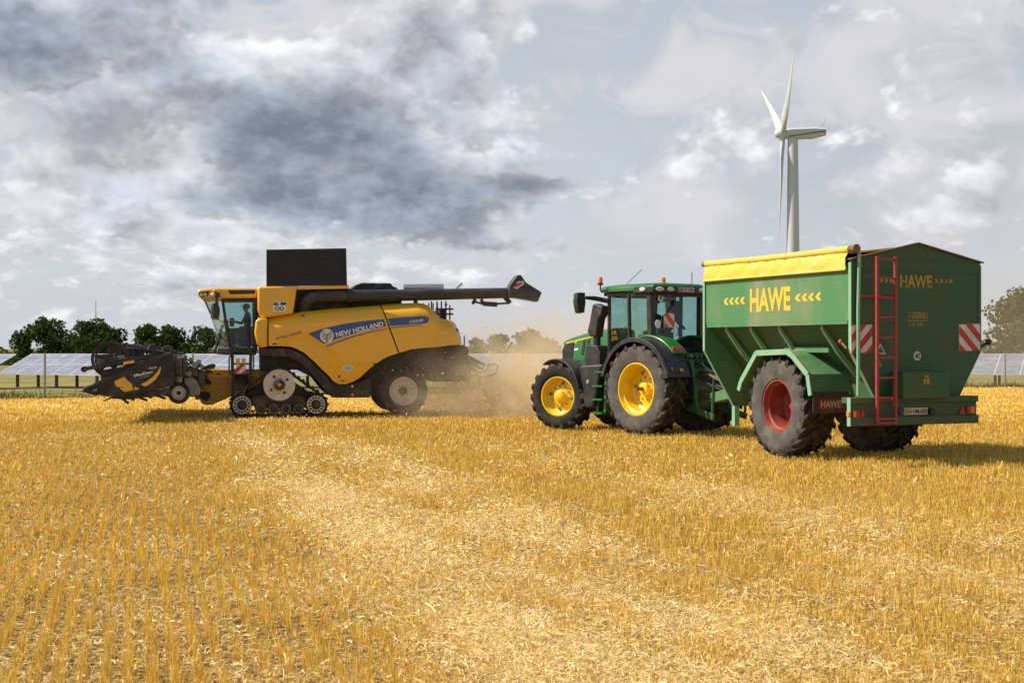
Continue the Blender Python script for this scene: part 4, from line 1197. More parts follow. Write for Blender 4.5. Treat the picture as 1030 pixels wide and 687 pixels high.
# cab
cy = 0.95
roof = MB().prism(S(cy, [(198.4, 293.5), (201, 291.2), (215, 290), (230, 289.8), (259, 290.3), (259, 300), (229, 300.6), (207, 301.5), (203, 300.5), (199.6, 297.5)]), -1.0, 1.0).build('cab_roof', M['yellow'], hv, bevel=0.05)
for sg in (1, -1):
    MB().prism(S(cy, [(229.5, 292.2), (256.6, 292), (256.6, 295.7), (231.5, 296.2)]), sg * 0.99, sg * 1.006).build('roof_vent', M['black'], roof)
    MB().prism(S(cy, [(199.8, 294.2), (211, 293), (209, 298.3), (203, 299.2), (200.8, 297.6)]), sg * 0.99, sg * 1.006).build('lamp_recess', M['black'], roof)
    for px in (202.7, 206.5):
        p = FC.at('y', 1.0, px, 296.3)
        disc_plate('work_light', 'lens_clear', roof, (p[0], sg * 1.004, p[2]), (0, sg, 0), 0.05, 0.045, thick=0.01)
ws = []
fsx = []
nn, mm = 16, 6
for i in range(nn + 1):
    y = -0.93 + 1.86 * i / nn
    k_ = 1 - (y / 0.93) ** 2
    tpt = FC.at('y', 0.93, 224.0 - 17.5 * k_, 301.2); bpt = FC.at('y', 0.93, 231.5 - 9.0 * k_, 352.5)
    for j in range(mm + 1):
        u = j / mm
        ws.append((bpt[0] + (tpt[0] - bpt[0]) * u, y, bpt[2] + (tpt[2] - bpt[2]) * u))
for i in range(nn):
    for j in range(mm):
        a_ = i * (mm + 1) + j
        fsx.append((a_, a_ + 1, a_ + mm + 2, a_ + mm + 1))
MB().add(ws, fsx).build('windscreen', M['glass_front'], hv, smooth=60)
for sg in (1, -1):
    g_ = S(0.93, [(224.0, 301.3), (256.4, 300.8), (256.8, 351), (231.5, 352.5)])
    MB().add([(x, sg * 0.93, z) for x, z in g_], [(0, 1, 2, 3)]).build('side_window', M['glass'], hv, smooth=0)
    pl = MB()
    for a_, b_, r_ in (((223.6, 300.5), (231.5, 353), 0.038), ((256.6, 300), (257, 353), 0.06), ((223.6, 301), (257, 300.6), 0.045), ((231, 352.6), (257, 351.6), 0.06), ((249.5, 320), (251, 352), 0.04), ((226.8, 322), (229, 334), 0.06), ((205.6, 301.5), (212, 316), 0.02)):
        p0, p1 = FC.at('y', 0.93, *a_), FC.at('y', 0.93, *b_)
        pl.tube([(p0[0], sg * 0.94, p0[2]), (p1[0], sg * 0.94, p1[2])], r_, 8)
    pl.build('cab_pillar', M['black'], hv)
    mp_ = lambda px, py: (FC.at('y', 1.25, px, py)[0], sg * 1.25, FC.at('y', 1.25, px, py)[2])
    MB().tube([mp_(216.6, 305.5), mp_(216.2, 312), mp_(215.8, 320.5)], [0.10, 0.125, 0.11], 12).build('mirror', M['black'], hv)
    MB().tube([(FC.at('y', 1.0, 219, 296)[0], sg * 0.98, FC.at('y', 1.0, 219, 296)[2]), mp_(218.5, 297), mp_(217, 306)], 0.035, 8).tube([mp_(219, 294.5), mp_(219, 299)], 0.07, 10).build('mirror_arm', M['black'], hv)
    p = mp_(216.2, 293)
    MB().sphere(p, 0.055, 1.3, 1, 0.9, 8).build('indicator', M['lens_orange'], hv)
    p = mp_(214.5, 296.5)
    MB().sphere(p, 0.07, 1, 1, 0.8, 8).build('work_light', M['lens_clear'], hv)
fl = S(0.9, [(221.5, 352.8), (258, 351.6), (258, 357), (224, 357)])
MB().prism(fl, -0.95, 0.95).build('cab_floor', M['black_dusty'], hv, bevel=0.02)
q = S(0.9, [(222.5, 349), (232, 356.5)])
MB().box(q[1][0], q[0][0] + 0.12, -0.7, 1.0, q[1][1], q[0][1] - 0.02).build('front_step', M['grime'], hv, bevel=0.03)
q = S(0.0, [(253, 312), (258.5, 351)])
MB().box(q[1][0], q[0][0] - 0.04, -0.88, 0.88, q[1][1], q[1][1] + 0.95).build('cab_rear_wall', M['cabin'], hv)
seat_p = FC.at('y', 0.1, 249, 335)
sx, sz = seat_p[0], seat_p[2]
MB().box(sx - 0.25, sx + 0.28, -0.14, 0.38, sz - 0.28, sz + 0.02).box(sx - 0.30, sx - 0.16, -0.13, 0.37, sz, sz + 0.62).box(sx - 0.28, sx + 0.25, -0.55, -0.18, sz - 0.4, sz + 0.2).build('driver_seat', M['cabin'], hv, bevel=0.05)
MB().tube([(sx + 0.95, 0.12, sz - 0.6), (sx + 0.72, 0.12, sz + 0.22)], 0.05, 8).lathe([(0.17, -0.012), (0.2, -0.015), (0.2, 0.015), (0.17, 0.012)], (sx + 0.62, 0.12, sz + 0.33), 'z', 24, closed=True).bar((sx + 0.72, 0.12, sz + 0.2), (sx + 0.62, 0.12, sz + 0.33), 0.06, 0.06).bar((sx + 0.45, 0.12, sz + 0.33), (sx + 0.8, 0.12, sz + 0.33), 0.03, 0.02).build('steering_wheel', M['cabin'], hv)
MB().box(sx + 0.35, sx + 0.55, -0.62, -0.42, sz - 0.5, sz + 0.15).box(sx + 0.38, sx + 0.52, -0.6, -0.4, sz + 0.2, sz + 0.45).build('console', M['cabin'], hv, bevel=0.02)
wpt = FC.M.T @ np.array((sx, 0.12, sz - 0.02)) + FC.loc
driver(tuple(wpt), FC.rz, 'driver sitting in the yellow harvester cab facing forward', cap=True)

# ladder with warning plate
ld = MB()
ly = 1.5
def Lp(px, py, y=ly): return FC.at('y', y, px, py)
for px in (233.6, 252.5):
    ld.bar(Lp(px, 352), Lp(px + (1 if px < 240 else -1), 398 if px < 240 else 388), 0.05, 0.09)
for py in (353.5, 366, 376.5, 388, 391.5):
    p0, p1 = Lp(234.5, py), Lp(252, py)
    ld.box(p1[0], p0[0], ly - 0.28, ly + 0.02, p0[2] - 0.025, p0[2] + 0.025)
ladder = ld.build('access_ladder', M['black_dusty'], hv, bevel=0.006)
MB().box(Lp(250, 380)[0], Lp(236, 380)[0], ly - 0.3, ly - 0.27, Lp(240, 389)[2], Lp(240, 377)[2]).build('ladder_back', M['black_dusty'], ladder)
gb = MB()
gb.tube([Lp(231.5, 377), Lp(230.6, 372), Lp(230.6, 360), Lp(232, 357)], 0.022, 8)
gb.tube([Lp(254.5, 374), Lp(255.2, 366), Lp(255, 354)], 0.022, 8)
gb.build('grab_rail', M['charcoal'], ladder)
Q = lambda px, py: Lp(px, py, ly + 0.03)
striped_plate('warning_plate', ladder, [Q(237, 375.8), Q(247.7, 375.8), Q(247.7, 366.3), Q(237, 366.3)], (0, 1, 0), 2, flip=True)
quad_plate('notice_plate', 'sign_yellow', ladder, [Q(237, 365.6), Q(241.6, 365.6), Q(241.6, 360.6), Q(237, 360.6)], (0, 1, 0))
quad_plate('notice_plate', 'sign_yellow', ladder, [Q(243, 365.6), Q(247.5, 365.6), Q(247.5, 360.6), Q(243, 360.6)], (0, 1, 0))

# feeder house
fd = MB().prism(S(0.6, [(203, 372.2), (211, 371.2), (233, 371.6), (268, 372), (268, 384), (233, 398.5), (222, 403.5), (214, 406.8), (207, 407.5), (202.5, 405.5), (200.5, 400), (202, 388)]), -0.62, 0.62).build('feeder_house', M['yellow_feed'], hv, bevel=0.03)
MB().bar(FC.at('y', 0.66, 204, 379.6), FC.at('y', 0.66, 262, 379.6), 0.03, 0.03).bar(FC.at('y', 0.66, 214, 388), FC.at('y', 0.66, 234, 384), 0.02, 0.02).build('rib', M['yellow_feed'], fd)
p = FC.at('y', 0.66, 207.2, 398.3)
MB().cyl((p[0], 0.60, p[2]), (p[0], 0.72, p[2]), 0.13).bar((p[0] + 0.02, 0.7, p[2]), FC.at('y', 0.7, 201, 394), 0.08, 0.06).build('drive_shaft', M['black_dusty'], fd)
quad_plate('slot', 'print_black', fd, [FC.at('y', 0.622, *q_) for q_ in ((218, 377), (221.6, 377), (221.6, 375.4), (218, 375.4))], (0, 1, 0))
MB().prism(S(0.3, [(204, 371.5), (207, 367.5), (213, 366), (216.5, 366.5), (216.5, 370), (212, 371.4)]), -0.5, 0.5).build('lift_bracket', M['black_dusty'], fd, bevel=0.02)

# tracks
def circle_hull(circles, n=40):
    pts = []
    for x, z, r in circles:
        for i in range(n): pts.append((x + r * math.cos(2 * math.pi * i / n), z + r * math.sin(2 * math.pi * i / n)))
    pts = sorted(set(pts))
    def half(ps):
        h = []
        for p in ps:
            while len(h) > 1 and (h[-1][0] - h[-2][0]) * (p[1] - h[-2][1]) - (h[-1][1] - h[-2][1]) * (p[0] - h[-2][0]) <= 0: h.pop()
            h.append(p)
        return h[:-1]
    return half(pts) + half(pts[::-1])


def spoke_wheel(c, r, y0, y1, sg, spokes, parent, name='idler'):
    w = MB().lathe([(r * 0.98, y0), (r * 0.98, y1 - 0.03 * 1), (r * 0.80, y1 - 0.03), (r * 0.78, y1 - 0.07), (r * 0.4, y1 - 0.07), (r * 0.38, y1 - 0.01), (0.02, y1)], (c[0], 0, c[1]), 'y', 36)
    o = w.build(name, M['black_dusty'], parent)
    m2 = MB()
    m2.lathe([(r * 0.90, y1 - 0.045), (r * 0.90, y1 + 0.004), (r * 0.80, y1 + 0.004), (r * 0.80, y1 - 0.045)], (c[0], 0, c[1]), 'y', 36, closed=True)
    m2.lathe([(r * 0.56, y1 - 0.06), (r * 0.56, y1 + 0.001), (r * 0.50, y1 + 0.001), (r * 0.50, y1 - 0.06)], (c[0], 0, c[1]), 'y', 30, closed=True)
    for i in range(spokes):
        q = 2 * math.pi * i / spokes
        m2.bar((c[0] + r * 0.52 * math.cos(q), y1 - 0.03, c[1] + r * 0.52 * math.sin(q)), (c[0] + r * 0.84 * math.cos(q), y1 - 0.03, c[1] + r * 0.84 * math.sin(q)), 0.04, 0.022, up=(0, 1, 0))
    m2.build('spokes', M['rim_white'] if r > 0.25 else M['grime'], o)
    return o


drv, idf, idr = FC.at('y', 1.7, 281, 387), FC.at('y', 1.7, 243.5, 408), FC.at('y', 1.7, 318, 407.6)
Z0 = 0.0
tr = empty('track', (0, 0, 0), 0, hv)
cs = [(drv[0], drv[2], 0.49), (idf[0], 0.335 + Z0, 0.335), (idr[0], 0.335 + Z0, 0.335)]
hull = circle_hull(cs)
inner = circle_hull([(x, z, r - 0.05) for x, z, r in cs])
bt_ = MB()
yA, yB = 1.02, 1.72
n = len(hull)
# belt loop with thickness: resample both loops by angle order
def resample(loop, m=160):
    L = [0]
    for i in range(len(loop)): L.append(L[-1] + math.dist(loop[i], loop[(i + 1) % len(loop)]))
    out = []
    for k_ in range(m):
        d = L[-1] * k_ / m
        i = max(j for j in range(len(loop)) if L[j] <= d)
        t = (d - L[i]) / max(1e-9, L[i + 1] - L[i])
        a_, b_ = loop[i], loop[(i + 1) % len(loop)]
        out.append((a_[0] + (b_[0] - a_[0]) * t, a_[1] + (b_[1] - a_[1]) * t))
    return out
ho = resample(hull)
cen = (drv[0], 0.45)
m = len(ho)
hi_ = []
for i in range(m):
    a_, b_ = ho[i - 1], ho[(i + 1) % m]
    dx, dz = b_[0] - a_[0], b_[1] - a_[1]
    l_ = math.hypot(dx, dz)
    hi_.append((ho[i][0] - dz / l_ * 0.05, ho[i][1] + dx / l_ * 0.05))
vs = [(x, yA, z) for x, z in ho] + [(x, yB, z) for x, z in ho] + [(x, yA, z) for x, z in hi_] + [(x, yB, z) for x, z in hi_]
fs = []
for i in range(m):
    j = (i + 1) % m
    fs += [(i, j, m + j, m + i), (2 * m + i, 3 * m + i, 3 * m + j, 2 * m + j), (i, 2 * m + i, 2 * m + j, j), (m + i, m + j, 3 * m + j, 3 * m + i)]
bt_.add(vs, fs)
for i in range(0, m, 4):
    a_, b_ = ho[i - 1], ho[(i + 1) % m]
    dx, dz = b_[0] - a_[0], b_[1] - a_[1]; l_ = math.hypot(dx, dz)
    nx_, nz_ = dz / l_, -dx / l_
    for y0, y1, sh in ((yA, (yA + yB) / 2, 0.06), ((yA + yB) / 2, yB, -0.06)):
        ex = 0.030 if ho[i][1] > 0.05 else 0.012
        bt_.bar((ho[i][0] + nx_ * ex / 2 + dx / l_ * sh * 0.3, y0, ho[i][1] + nz_ * ex / 2), (ho[i][0] + nx_ * ex / 2 - dx / l_ * sh * 0.3, y1, ho[i][1] + nz_ * ex / 2), 0.045, ex + 0.01, up=(nx_, 0, nz_))
bt_.build('belt', M['wall_dark'], tr)
dw = MB().lathe([(0.44, 1.05), (0.44, 1.70), (0.452, 1.715), (0.43, 1.725), (0.40, 1.71), (0.36, 1.715), (0.25, 1.70), (0.17, 1.735), (0.16, 1.70)], (drv[0], 0, drv[2]), 'y', 48).build('drive_wheel', M['rim_white'], tr)
MB().lathe([(0.145, 1.6), (0.145, 1.76), (0.12, 1.78), (0.02, 1.79)], (drv[0], 0, drv[2]), 'y', 24).build('hub', M['black_dusty'], dw)
MB().lathe([(0.05, 1.78), (0.05, 1.815), (0.01, 1.82)], (drv[0], 0, drv[2]), 'y', 16).build('hub_cap', M['lens_orange'], dw)
hl = MB()
for i in range(4):
    q_ = R(45 + 90 * i + 12)
    hl.bar((drv[0] + 0.235 * math.cos(q_), 1.69, drv[2] + 0.235 * math.sin(q_)), (drv[0] + 0.30 * math.cos(q_), 1.715, drv[2] + 0.30 * math.sin(q_)), 0.07, 0.04, up=(0, 1, 0))
for i in range(14):
    q_ = 2 * math.pi * i / 14
    hl.cyl((drv[0] + 0.19 * math.cos(q_), 1.70, drv[2] + 0.19 * math.sin(q_)), (drv[0] + 0.19 * math.cos(q_), 1.745, drv[2] + 0.19 * math.sin(q_)), 0.012, n=6)
hl.build('bolt_circle', M['black_dusty'], dw)
spoke_wheel((idf[0], 0.335), 0.285, 1.05, 1.71, 1, 14, tr)
spoke_wheel((idr[0], 0.335), 0.285, 1.05, 1.71, 1, 14, tr)
for px in (262.5, 275, 287.8, 300.5):
    p = FC.at('y', 1.7, px, 414)
    spoke_wheel((p[0], 0.05 + 0.165), 0.165, 1.05, 1.69, 1, 12, tr, 'roller')
MB().prism([(idf[0] - 0.2, 0.30), (idf[0] - 0.30, 0.55), (drv[0] + 0.30, 0.64), (drv[0] - 0.30, 0.64), (idr[0] + 0.30, 0.55), (idr[0] + 0.2, 0.30)], 1.08, 1.62).prism([(idf[0] - 0.1, 0.35), (idf[0] - 0.05, 0.60), (drv[0] + 0.33, 1.05), (drv[0] - 0.33, 1.05), (idr[0] + 0.05, 0.60), (idr[0] + 0.1, 0.35)], 1.10, 1.35).build('undercarriage', M['black_dusty'], tr)
tr2 = copy_tree(tr, hv); tr2.location = (0, -2.74, 0)
MB().bar((drv[0], -1.1, drv[2]), (drv[0], 1.1, drv[2]), 0.3, 0.3).build('axle', M['black_dusty'], hv)

# rear wheels
rw = FC.at('y', 1.72, 406.3, 395)
for sg in (1, -1):
    wheel(hv, (rw[0], sg * 1.42, 0.70), 0.70, 0.60, 0.40, sg, 'rim_white', lugs=18, disc=0.18, hub_r=0.10, hub_out=0.08, hub_mat='black_dusty', wall='wall_dark', bolts=10, lug_h=0.045, bolt_mat='black_dusty')
MB().bar((rw[0], -1.3, 0.72), (rw[0], 1.3, 0.72), 0.22, 0.22).bar((rw[0] + 0.4, 0, 0.9), (rw[0], 0, 0.72), 0.4, 0.4).build('rear_axle', M['black_dusty'], hv)

# chopper and spreader at the tail
MB().prism(S(1.1, [(415, 352), (466, 347), (470.5, 350), (471, 372), (476, 379), (462, 384), (436, 384), (418, 366)]), -1.2, 1.2).build('straw_chopper', M['black_dusty'], hv, bevel=0.02)
for y in (1.15, 0.6, 0.0, -0.6, -1.15):
    for a_, b_ in (((470, 357.5), (488.6, 367.3)), ((469.7, 362.4), (486, 371.3)), ((469.7, 368), (484, 375))):
        p0, p1 = FC.at('y', 1.15, *a_), FC.at('y', 1.15, *b_)
        MB().bar((p0[0], y, p0[2]), (p1[0], y, p1[2]), 0.05, 0.05).build('deflector_bar', M['grime'], hv)
for sg in (1, -1):
    pts = [FC.at('y', 1.2, *p_) for p_ in ((478, 377), (484, 380), (491, 378.5), (498.5, 375.5), (501.5, 368), (498, 366.4), (491.5, 366.6), (490, 371), (487, 374.5))]
    MB().tube([(p_[0], sg * 1.2, p_[2]) for p_ in pts], 0.022, 6).build('guard_bow', M['grime'], hv)
p = FC.at('y', 1.25, 468.4, 368)
disc_plate('reflector', 'lens_orange', hv, (p[0], 1.206, p[2]), (0, 1, 0), 0.05)
p0, p1 = FC.at('y', 1.2, 467, 338), FC.at('y', 1.2, 467, 350)
MB().tube([p0, p1], 0.02, 6).build('antenna', M['black'], hv)

# decals on the near side
def decal(name, mat, px, parent, lift=0.006):
    return skin(S(1.74, px), lambda x, z: body_y(x, z) + lift, 0.004, 0.1).build(name, M[mat], parent, smooth=40)
decal('blue_stripe', 'blue', [(310, 335.6), (322.6, 331.2), (341.6, 326.7), (360.5, 323.6), (386.2, 320.9), (388.8, 328.3), (373, 331.6), (366.8, 332.6), (347.9, 337.9), (335.3, 342.3), (326, 346), (317.6, 340.4)], near_panel)
decal('blue_stripe', 'blue', [(390, 320.5), (407, 319), (427, 317.8), (430.5, 319), (431.8, 321.5), (430.3, 324.4), (427, 325.6), (411, 326.6), (392.6, 328)], near_rear_panel)
decal('pin_stripe', 'blue', [(328, 348.3), (340, 343), (356, 337.6), (374, 333.2), (389.4, 330.4), (389.6, 331.1), (374, 334.2), (356, 338.9), (340, 344.5), (329, 349.2)], near_panel, 0.007)
decal('pin_stripe', 'blue', [(393, 329.4), (410, 327.7), (424, 326.6), (424, 327.3), (410, 328.5), (393.3, 330.2)], near_rear_panel, 0.007)
def on_body(px, py): return FC.at('y', 1.74, px, py)
bend = lambda x, z: body_y(x, z) + 0.010
up_ax = Vector((0, 0, 1))
def body_text(t, p0, p1, hpx, mat, parent, bold=0.0, shear=0.0):
    a_, b_ = Vector(on_body(*p0)), Vector(on_body(*p1))
    ri = (b_ - a_); w_ = ri.length; ri.normalize()
    u = Vector((ri.z, 0, -ri.x)) if ri.x > 0 else Vector((ri.z, 0, -ri.x))
    if u.z < 0: u = -u
    return lettering(t, 'lettering', M[mat], parent, a_, ri, u, hpx / 35.4, w_, bold, 0.0, shear, bend)
body_text('NEW HOLLAND', (338.6, 339.4), (386.2, 328.2), 5.2, 'white', near_panel, 0.025)
body_text('CR9.80', (412, 325.3), (426, 323.4), 2.7, 'white', near_rear_panel, 0.01, 0.3)
body_text('INTELLISENSE', (278, 342.3), (304, 335), 2.6, 'blue', near_panel, 0.01, 0.3)
for px, py in ((276, 346), (305, 317.5), (345, 383), (377, 366)):
    c_ = on_body(px, py)
    MB().bar((c_[0] - 0.05, body_y(c_[0], c_[2]) + 0.004, c_[2]), (c_[0] + 0.05, body_y(c_[0], c_[2]) + 0.004, c_[2]), 0.03, 0.035).build('latch', M['black'], near_panel)
c_ = on_body(341.5, 378.6)
MB().bar((c_[0], body_y(c_[0], c_[2]) + 0.002, c_[2] - 0.04), (c_[0], body_y(c_[0], c_[2]) + 0.002, c_[2] + 0.04), 0.05, 0.012, up=(0, 1, 0)).build('small_decal', M['print_black'], near_panel)
# leaf emblem: silver oval with blue veins
ec = on_body(328.9, 337.8)
ov = [(ec[0] + 0.195 * math.cos(t), ec[2] + 0.20 * math.sin(t)) for t in np.linspace(0, 2 * math.pi, 33)[:-1]]
em = skin(ov, lambda x, z: body_y(x, z) + 0.014, 0.006, 0.08).build('emblem', M['silver'], near_panel, smooth=40)
vn = MB()
def ev(x, z): return (ec[0] - x, body_y(ec[0] - x, ec[2] + z) + 0.017, ec[2] + z)
for z0 in (0.10, 0.03, -0.05):
    for sgx in (1, -1):
        vn.bar(ev(0, z0 - 0.10), ev(sgx * 0.15, z0 + 0.04), 0.012, 0.02)
vn.bar(ev(0, 0.05), ev(0, -0.19), 0.012, 0.024)
vn.build('veins', M['blue'], em)
oc = on_body(350, 370.2)
ov = [(oc[0] + 0.145 * math.cos(t), oc[2] + 0.085 * math.sin(t)) for t in np.linspace(0, 2 * math.pi, 25)[:-1]]
od = skin(ov, lambda x, z: body_y(x, z) + 0.006, 0.004, 0.08).build('oval_decal', M['white'], near_panel, smooth=40)
ov = [(oc[0] + 0.115 * math.cos(t), oc[2] + 0.067 * math.sin(t)) for t in np.linspace(0, 2 * math.pi, 25)[:-1]]
skin(ov, lambda x, z: body_y(x, z) + 0.009, 0.004, 0.08).build('oval_print', M['pale_blue'], od, smooth=40)
# white sticker on the tank
T_ = lambda px, py: (FC.at('y', 1.602, px, py)[0], 1.602, FC.at('y', 1.602, px, py)[2])
stk = quad_plate('sticker', 'white', tank, [T_(275.3, 313.6), T_(287.2, 313.4), T_(288.4, 303.4), T_(274.6, 303.6)], (0, 1, 0), 0.005)
T2 = lambda px, py: (T_(px, py)[0], 1.610, T_(px, py)[2])
quad_plate('sticker_print', 'print_black', stk, [T2(282.3, 307), T2(287.6, 307), T2(287.9, 304.2), T2(282.3, 304.3)], (0, 1, 0), 0.003)
quad_plate('sticker_print', 'grime', stk, [T2(275.3, 307.4), T2(281, 307.2), T2(279, 304.4), T2(275.2, 304.4)], (0, 1, 0), 0.003)
rr_ = MB()
for px in (279, 283.6):
    c_ = T2(px, 310.5)
    rr_.lathe([(0.062, 1.609), (0.062, 1.614), (0.038, 1.614), (0.038, 1.609)], (c_[0], 0, c_[2]), 'y', 20, closed=True)
rr_.build('sticker_print', M['print_black'], stk)

# ------------------------------------------------------------------ the cutting header
HW = 4.5
FH = Frame((-10.2, 41.49, 0), R(191))
hd = empty('cutting_header', tuple(FH.loc), FH.rz)
tag(hd, 'black draper cutting header with yellow decals carried raised before the harvester', 'header')
H = lambda px, py, y=HW: FH.at('y', y, px, py)
end_px = [(82.6, 393), (97, 387), (126, 374.2), (153.4, 361.8), (171.7, 356.3), (174.6, 357), (174.6, 387.7), (158.6, 391.6), (140, 396), (119.3, 399.6), (106, 398.2), (97, 397)]
hs = FH.side(HW, end_px)
for sg in (1, -1):
    e_ = MB().prism(hs, sg * (HW - 0.1), sg * HW).build('end_divider', M['black_dusty'], hd, bevel=0.02)
    if sg > 0: near_end = e_
    tb = [H(*p_) for p_ in ((84, 391.6), (97, 386.2), (126, 373.4), (153.4, 361), (172, 355.8))]
    MB().tube([(p_[0], sg * (HW - 0.03), p_[2]) for p_ in tb], 0.045, 8).build('edge_tube', M['charcoal'], e_)
    MB().tube([(H(98, 394)[0], sg * (HW - 0.05), H(98, 394)[2]), (H(82, 393)[0], sg * (HW - 0.05), H(82, 393)[2])], [0.12, 0.02], 10).build('divider_nose', M['black_dusty'], e_)
zc = lambda x, y: (100 + x / 15.85, 360 + y / 15.85)
def hplate(name, mat, pts, t=0.006):
    return quad_plate(name, mat, near_end, [(H(*p_)[0], HW + 0.002, H(*p_)[2]) for p_ in pts], (0, 1, 0), t)
hplate('yellow_decal', 'yellow', [zc(*p_) for p_ in ((235, 375), (385, 305), (440, 365), (520, 430), (535, 480), (550, 510), (470, 530), (400, 540), (320, 480), (390, 465), (275, 460))])
hplate('yellow_decal', 'yellow', [zc(*p_) for p_ in ((560, 455), (640, 490), (620, 505), (560, 510))])
hplate('yellow_decal', 'yellow', [zc(*p_) for p_ in ((660, 420), (760, 370), (860, 295), (935, 210), (975, 140), (985, 165), (962, 250), (890, 350), (800, 420), (725, 460))])
hplate('white_edge', 'sign_white', [zc(*p_) for p_ in ((385, 305), (395, 303), (530, 428), (520, 432))])
def htext(t, p0, p1, hpx, bold):
    a_, b_ = Vector(H(*p0)), Vector(H(*p1))
    a_.y = b_.y = HW + 0.002
    ri = (b_ - a_); w_ = ri.length; ri.normalize()
    u = Vector((ri.z, 0, -ri.x))
    if u.z < 0: u = -u
    return lettering(t, 'lettering', M['white'], near_end, a_, ri, u, hpx / 37.7, w_, bold, 0.006)
htext('MacDon', (135.4, 379.2), (153.8, 375.2), 2.8, 0.03)
htext('HARVESTING', (140.5, 380.6), (150.5, 378.3), 0.9, 0.0)
htext('FD75', (150.5, 371.6), (157.8, 370.4), 1.9, 0.02)
# frame: back sheet, top beam, draper deck, cutterbar
bx = H(170, 372)[0]
zt, zb = H(172, 358)[2], H(172, 388)[2]
MB().box(bx - 0.06, bx + 0.0, -HW + 0.1, HW - 0.1, zb, zt - 0.15).build('back_sheet', M['black_dusty'], hd)
MB().box(bx - 0.1, bx + 0.12, -HW + 0.1, HW - 0.1, zt - 0.2, zt).build('back_beam', M['black_dusty'], hd, bevel=0.02)
dk = FH.side(HW, [(172, 390), (112, 399), (108, 401), (130, 402), (172, 396)])
MB().prism(dk, -HW + 0.1, HW - 0.1).build('draper_deck', M['black_dusty'], hd)
kn = MB()
for i in range(56):
    y = -HW + 0.15 + i * (2 * HW - 0.3) / 55
    a_, b_ = H(113, 399.5), H(104, 403.5)
    kn.bar((a_[0], y, a_[2]), (b_[0], y, b_[2]), 0.03, 0.03)
kn.build('knife_guards', M['black_dusty'], hd)
sk_ = MB()
for y in (-3.6, -1.5, 1.5, 3.6):
    for a_, b_ in (((118, 400.5), (127, 407)), ((135, 400), (146, 404)), ((150, 397), (165, 402)), ((160, 394), (176, 398))):
        p0, p1 = H(*a_), H(*b_)
        sk_.bar((p0[0], y, p0[2]), (p1[0], y, p1[2]), 0.25, 0.05)
sk_.build('skid_shoes', M['black_dusty'], hd)
# reel
rc = H(112.6, 362, HW - 0.35)
reel = empty('reel', (rc[0], 0, rc[2]), 0, hd)
RW = HW - 0.35
rr = 0.40
for sg in (1, 0, -1):
    mb = MB()
    mb.lathe([(rr * 0.98, sg * RW - 0.03), (rr * 1.08, sg * RW - 0.03), (rr * 1.08, sg * RW + 0.03), (rr * 0.98, sg * RW + 0.03)], (0, 0, 0), 'y', 36, closed=True)
    mb.lathe([(0.12, sg * RW - 0.05), (0.16, sg * RW - 0.05), (0.16, sg * RW + 0.05), (0.12, sg * RW + 0.05)], (0, 0, 0), 'y', 20, closed=True)
    for i in range(6):
        q_ = R(60 * i + 15)
        mb.bar((0.13 * math.cos(q_), sg * RW, 0.13 * math.sin(q_)), (rr * math.cos(q_), sg * RW, rr * math.sin(q_)), 0.06, 0.05, up=(0, 1, 0))
        mb.bar((rr * 1.02 * math.cos(q_), sg * RW, rr * 1.02 * math.sin(q_)), (rr * 1.02 * math.cos(q_ + R(28)) * 1.16, sg * RW, rr * 1.18 * math.sin(q_ + R(28))), 0.05, 0.05, up=(0, 1, 0))
    mb.build('end_star' if sg else 'star', M['black_dusty'], reel)
cam_ = MB().lathe([(rr * 1.02, RW + 0.08), (rr * 1.22, RW + 0.08), (rr * 1.22, RW + 0.12), (rr * 1.02, RW + 0.12)], (0.03, 0, 0.02), 'y', 40, closed=True)
cam_.build('cam_ring', M['black_dusty'], reel)
MB().cyl((0, -RW, 0), (0, RW, 0), 0.10, n=16).build('reel_tube', M['charcoal'], reel)
for i in range(6):
    q_ = R(60 * i + 15)
    bx_, bz_ = rr * 1.06 * math.cos(q_), rr * 1.06 * math.sin(q_)
    b_ = MB().cyl((bx_, -RW, bz_), (bx_, RW, bz_), 0.032, n=8)
    for k_ in range(46):
        y = -RW + 0.1 + k_ * (2 * RW - 0.2) / 45
        b_.bar((bx_, y, bz_), (bx_ - 0.03, y, bz_ - 0.24), 0.014, 0.014)
    b_.build('bat', M['black_dusty'], reel)
for sg in (1, 0, -1):
    y = sg * (HW - 0.05)
    p0, p1 = H(84.6, 371.4), H(152, 357.6)
    am = MB().bar((p0[0], y, p0[2]), (p1[0], y, p1[2]), 0.08, 0.10).bar((H(150, 357)[0], y, H(150, 357)[2]), (bx, y, zt - 0.05), 0.1, 0.14).cyl((p0[0], y - 0.06, p0[2]), (p0[0], y + 0.06, p0[2]), 0.08, n=12)
    p2, p3 = H(118, 372), H(158, 361)
    am.bar((p2[0], y - 0.05, p2[2]), (p3[0], y - 0.05, p3[2]), 0.05, 0.06)
    ao = am.build('reel_arm', M['black_dusty'], hd)
    if sg > 0:
        quad_plate('yellow_mark', 'yellow', ao, [(H(*p_)[0], y + 0.045, H(*p_)[2]) for p_ in ((124, 367), (135, 365), (135, 362.2), (124, 364))], (0, 1, 0), 0.01)
# hood sheet running from the reel top back to the beam
hb_ = FH.side(HW - 0.3, [(126, 345.4), (140, 347.5), (156, 351), (168, 354.5), (168, 356), (150, 352.5), (134, 349.5), (126, 348.5)])
MB().prism(hb_, HW - 0.75, HW - 0.28).build('reel_hood', M['charcoal'], hd)
MB().prism(hb_, -HW + 0.28, -HW + 0.75).build('reel_hood', M['charcoal'], hd)
MB().tube([H(163, 354), H(165, 349.5), H(169, 348.3), H(173, 350), H(174.5, 356)], 0.03, 8).tube([H(150, 352), H(152, 347.5), H(155, 347.2), H(157, 351)], 0.05, 8).build('hose', M['black'], hd)
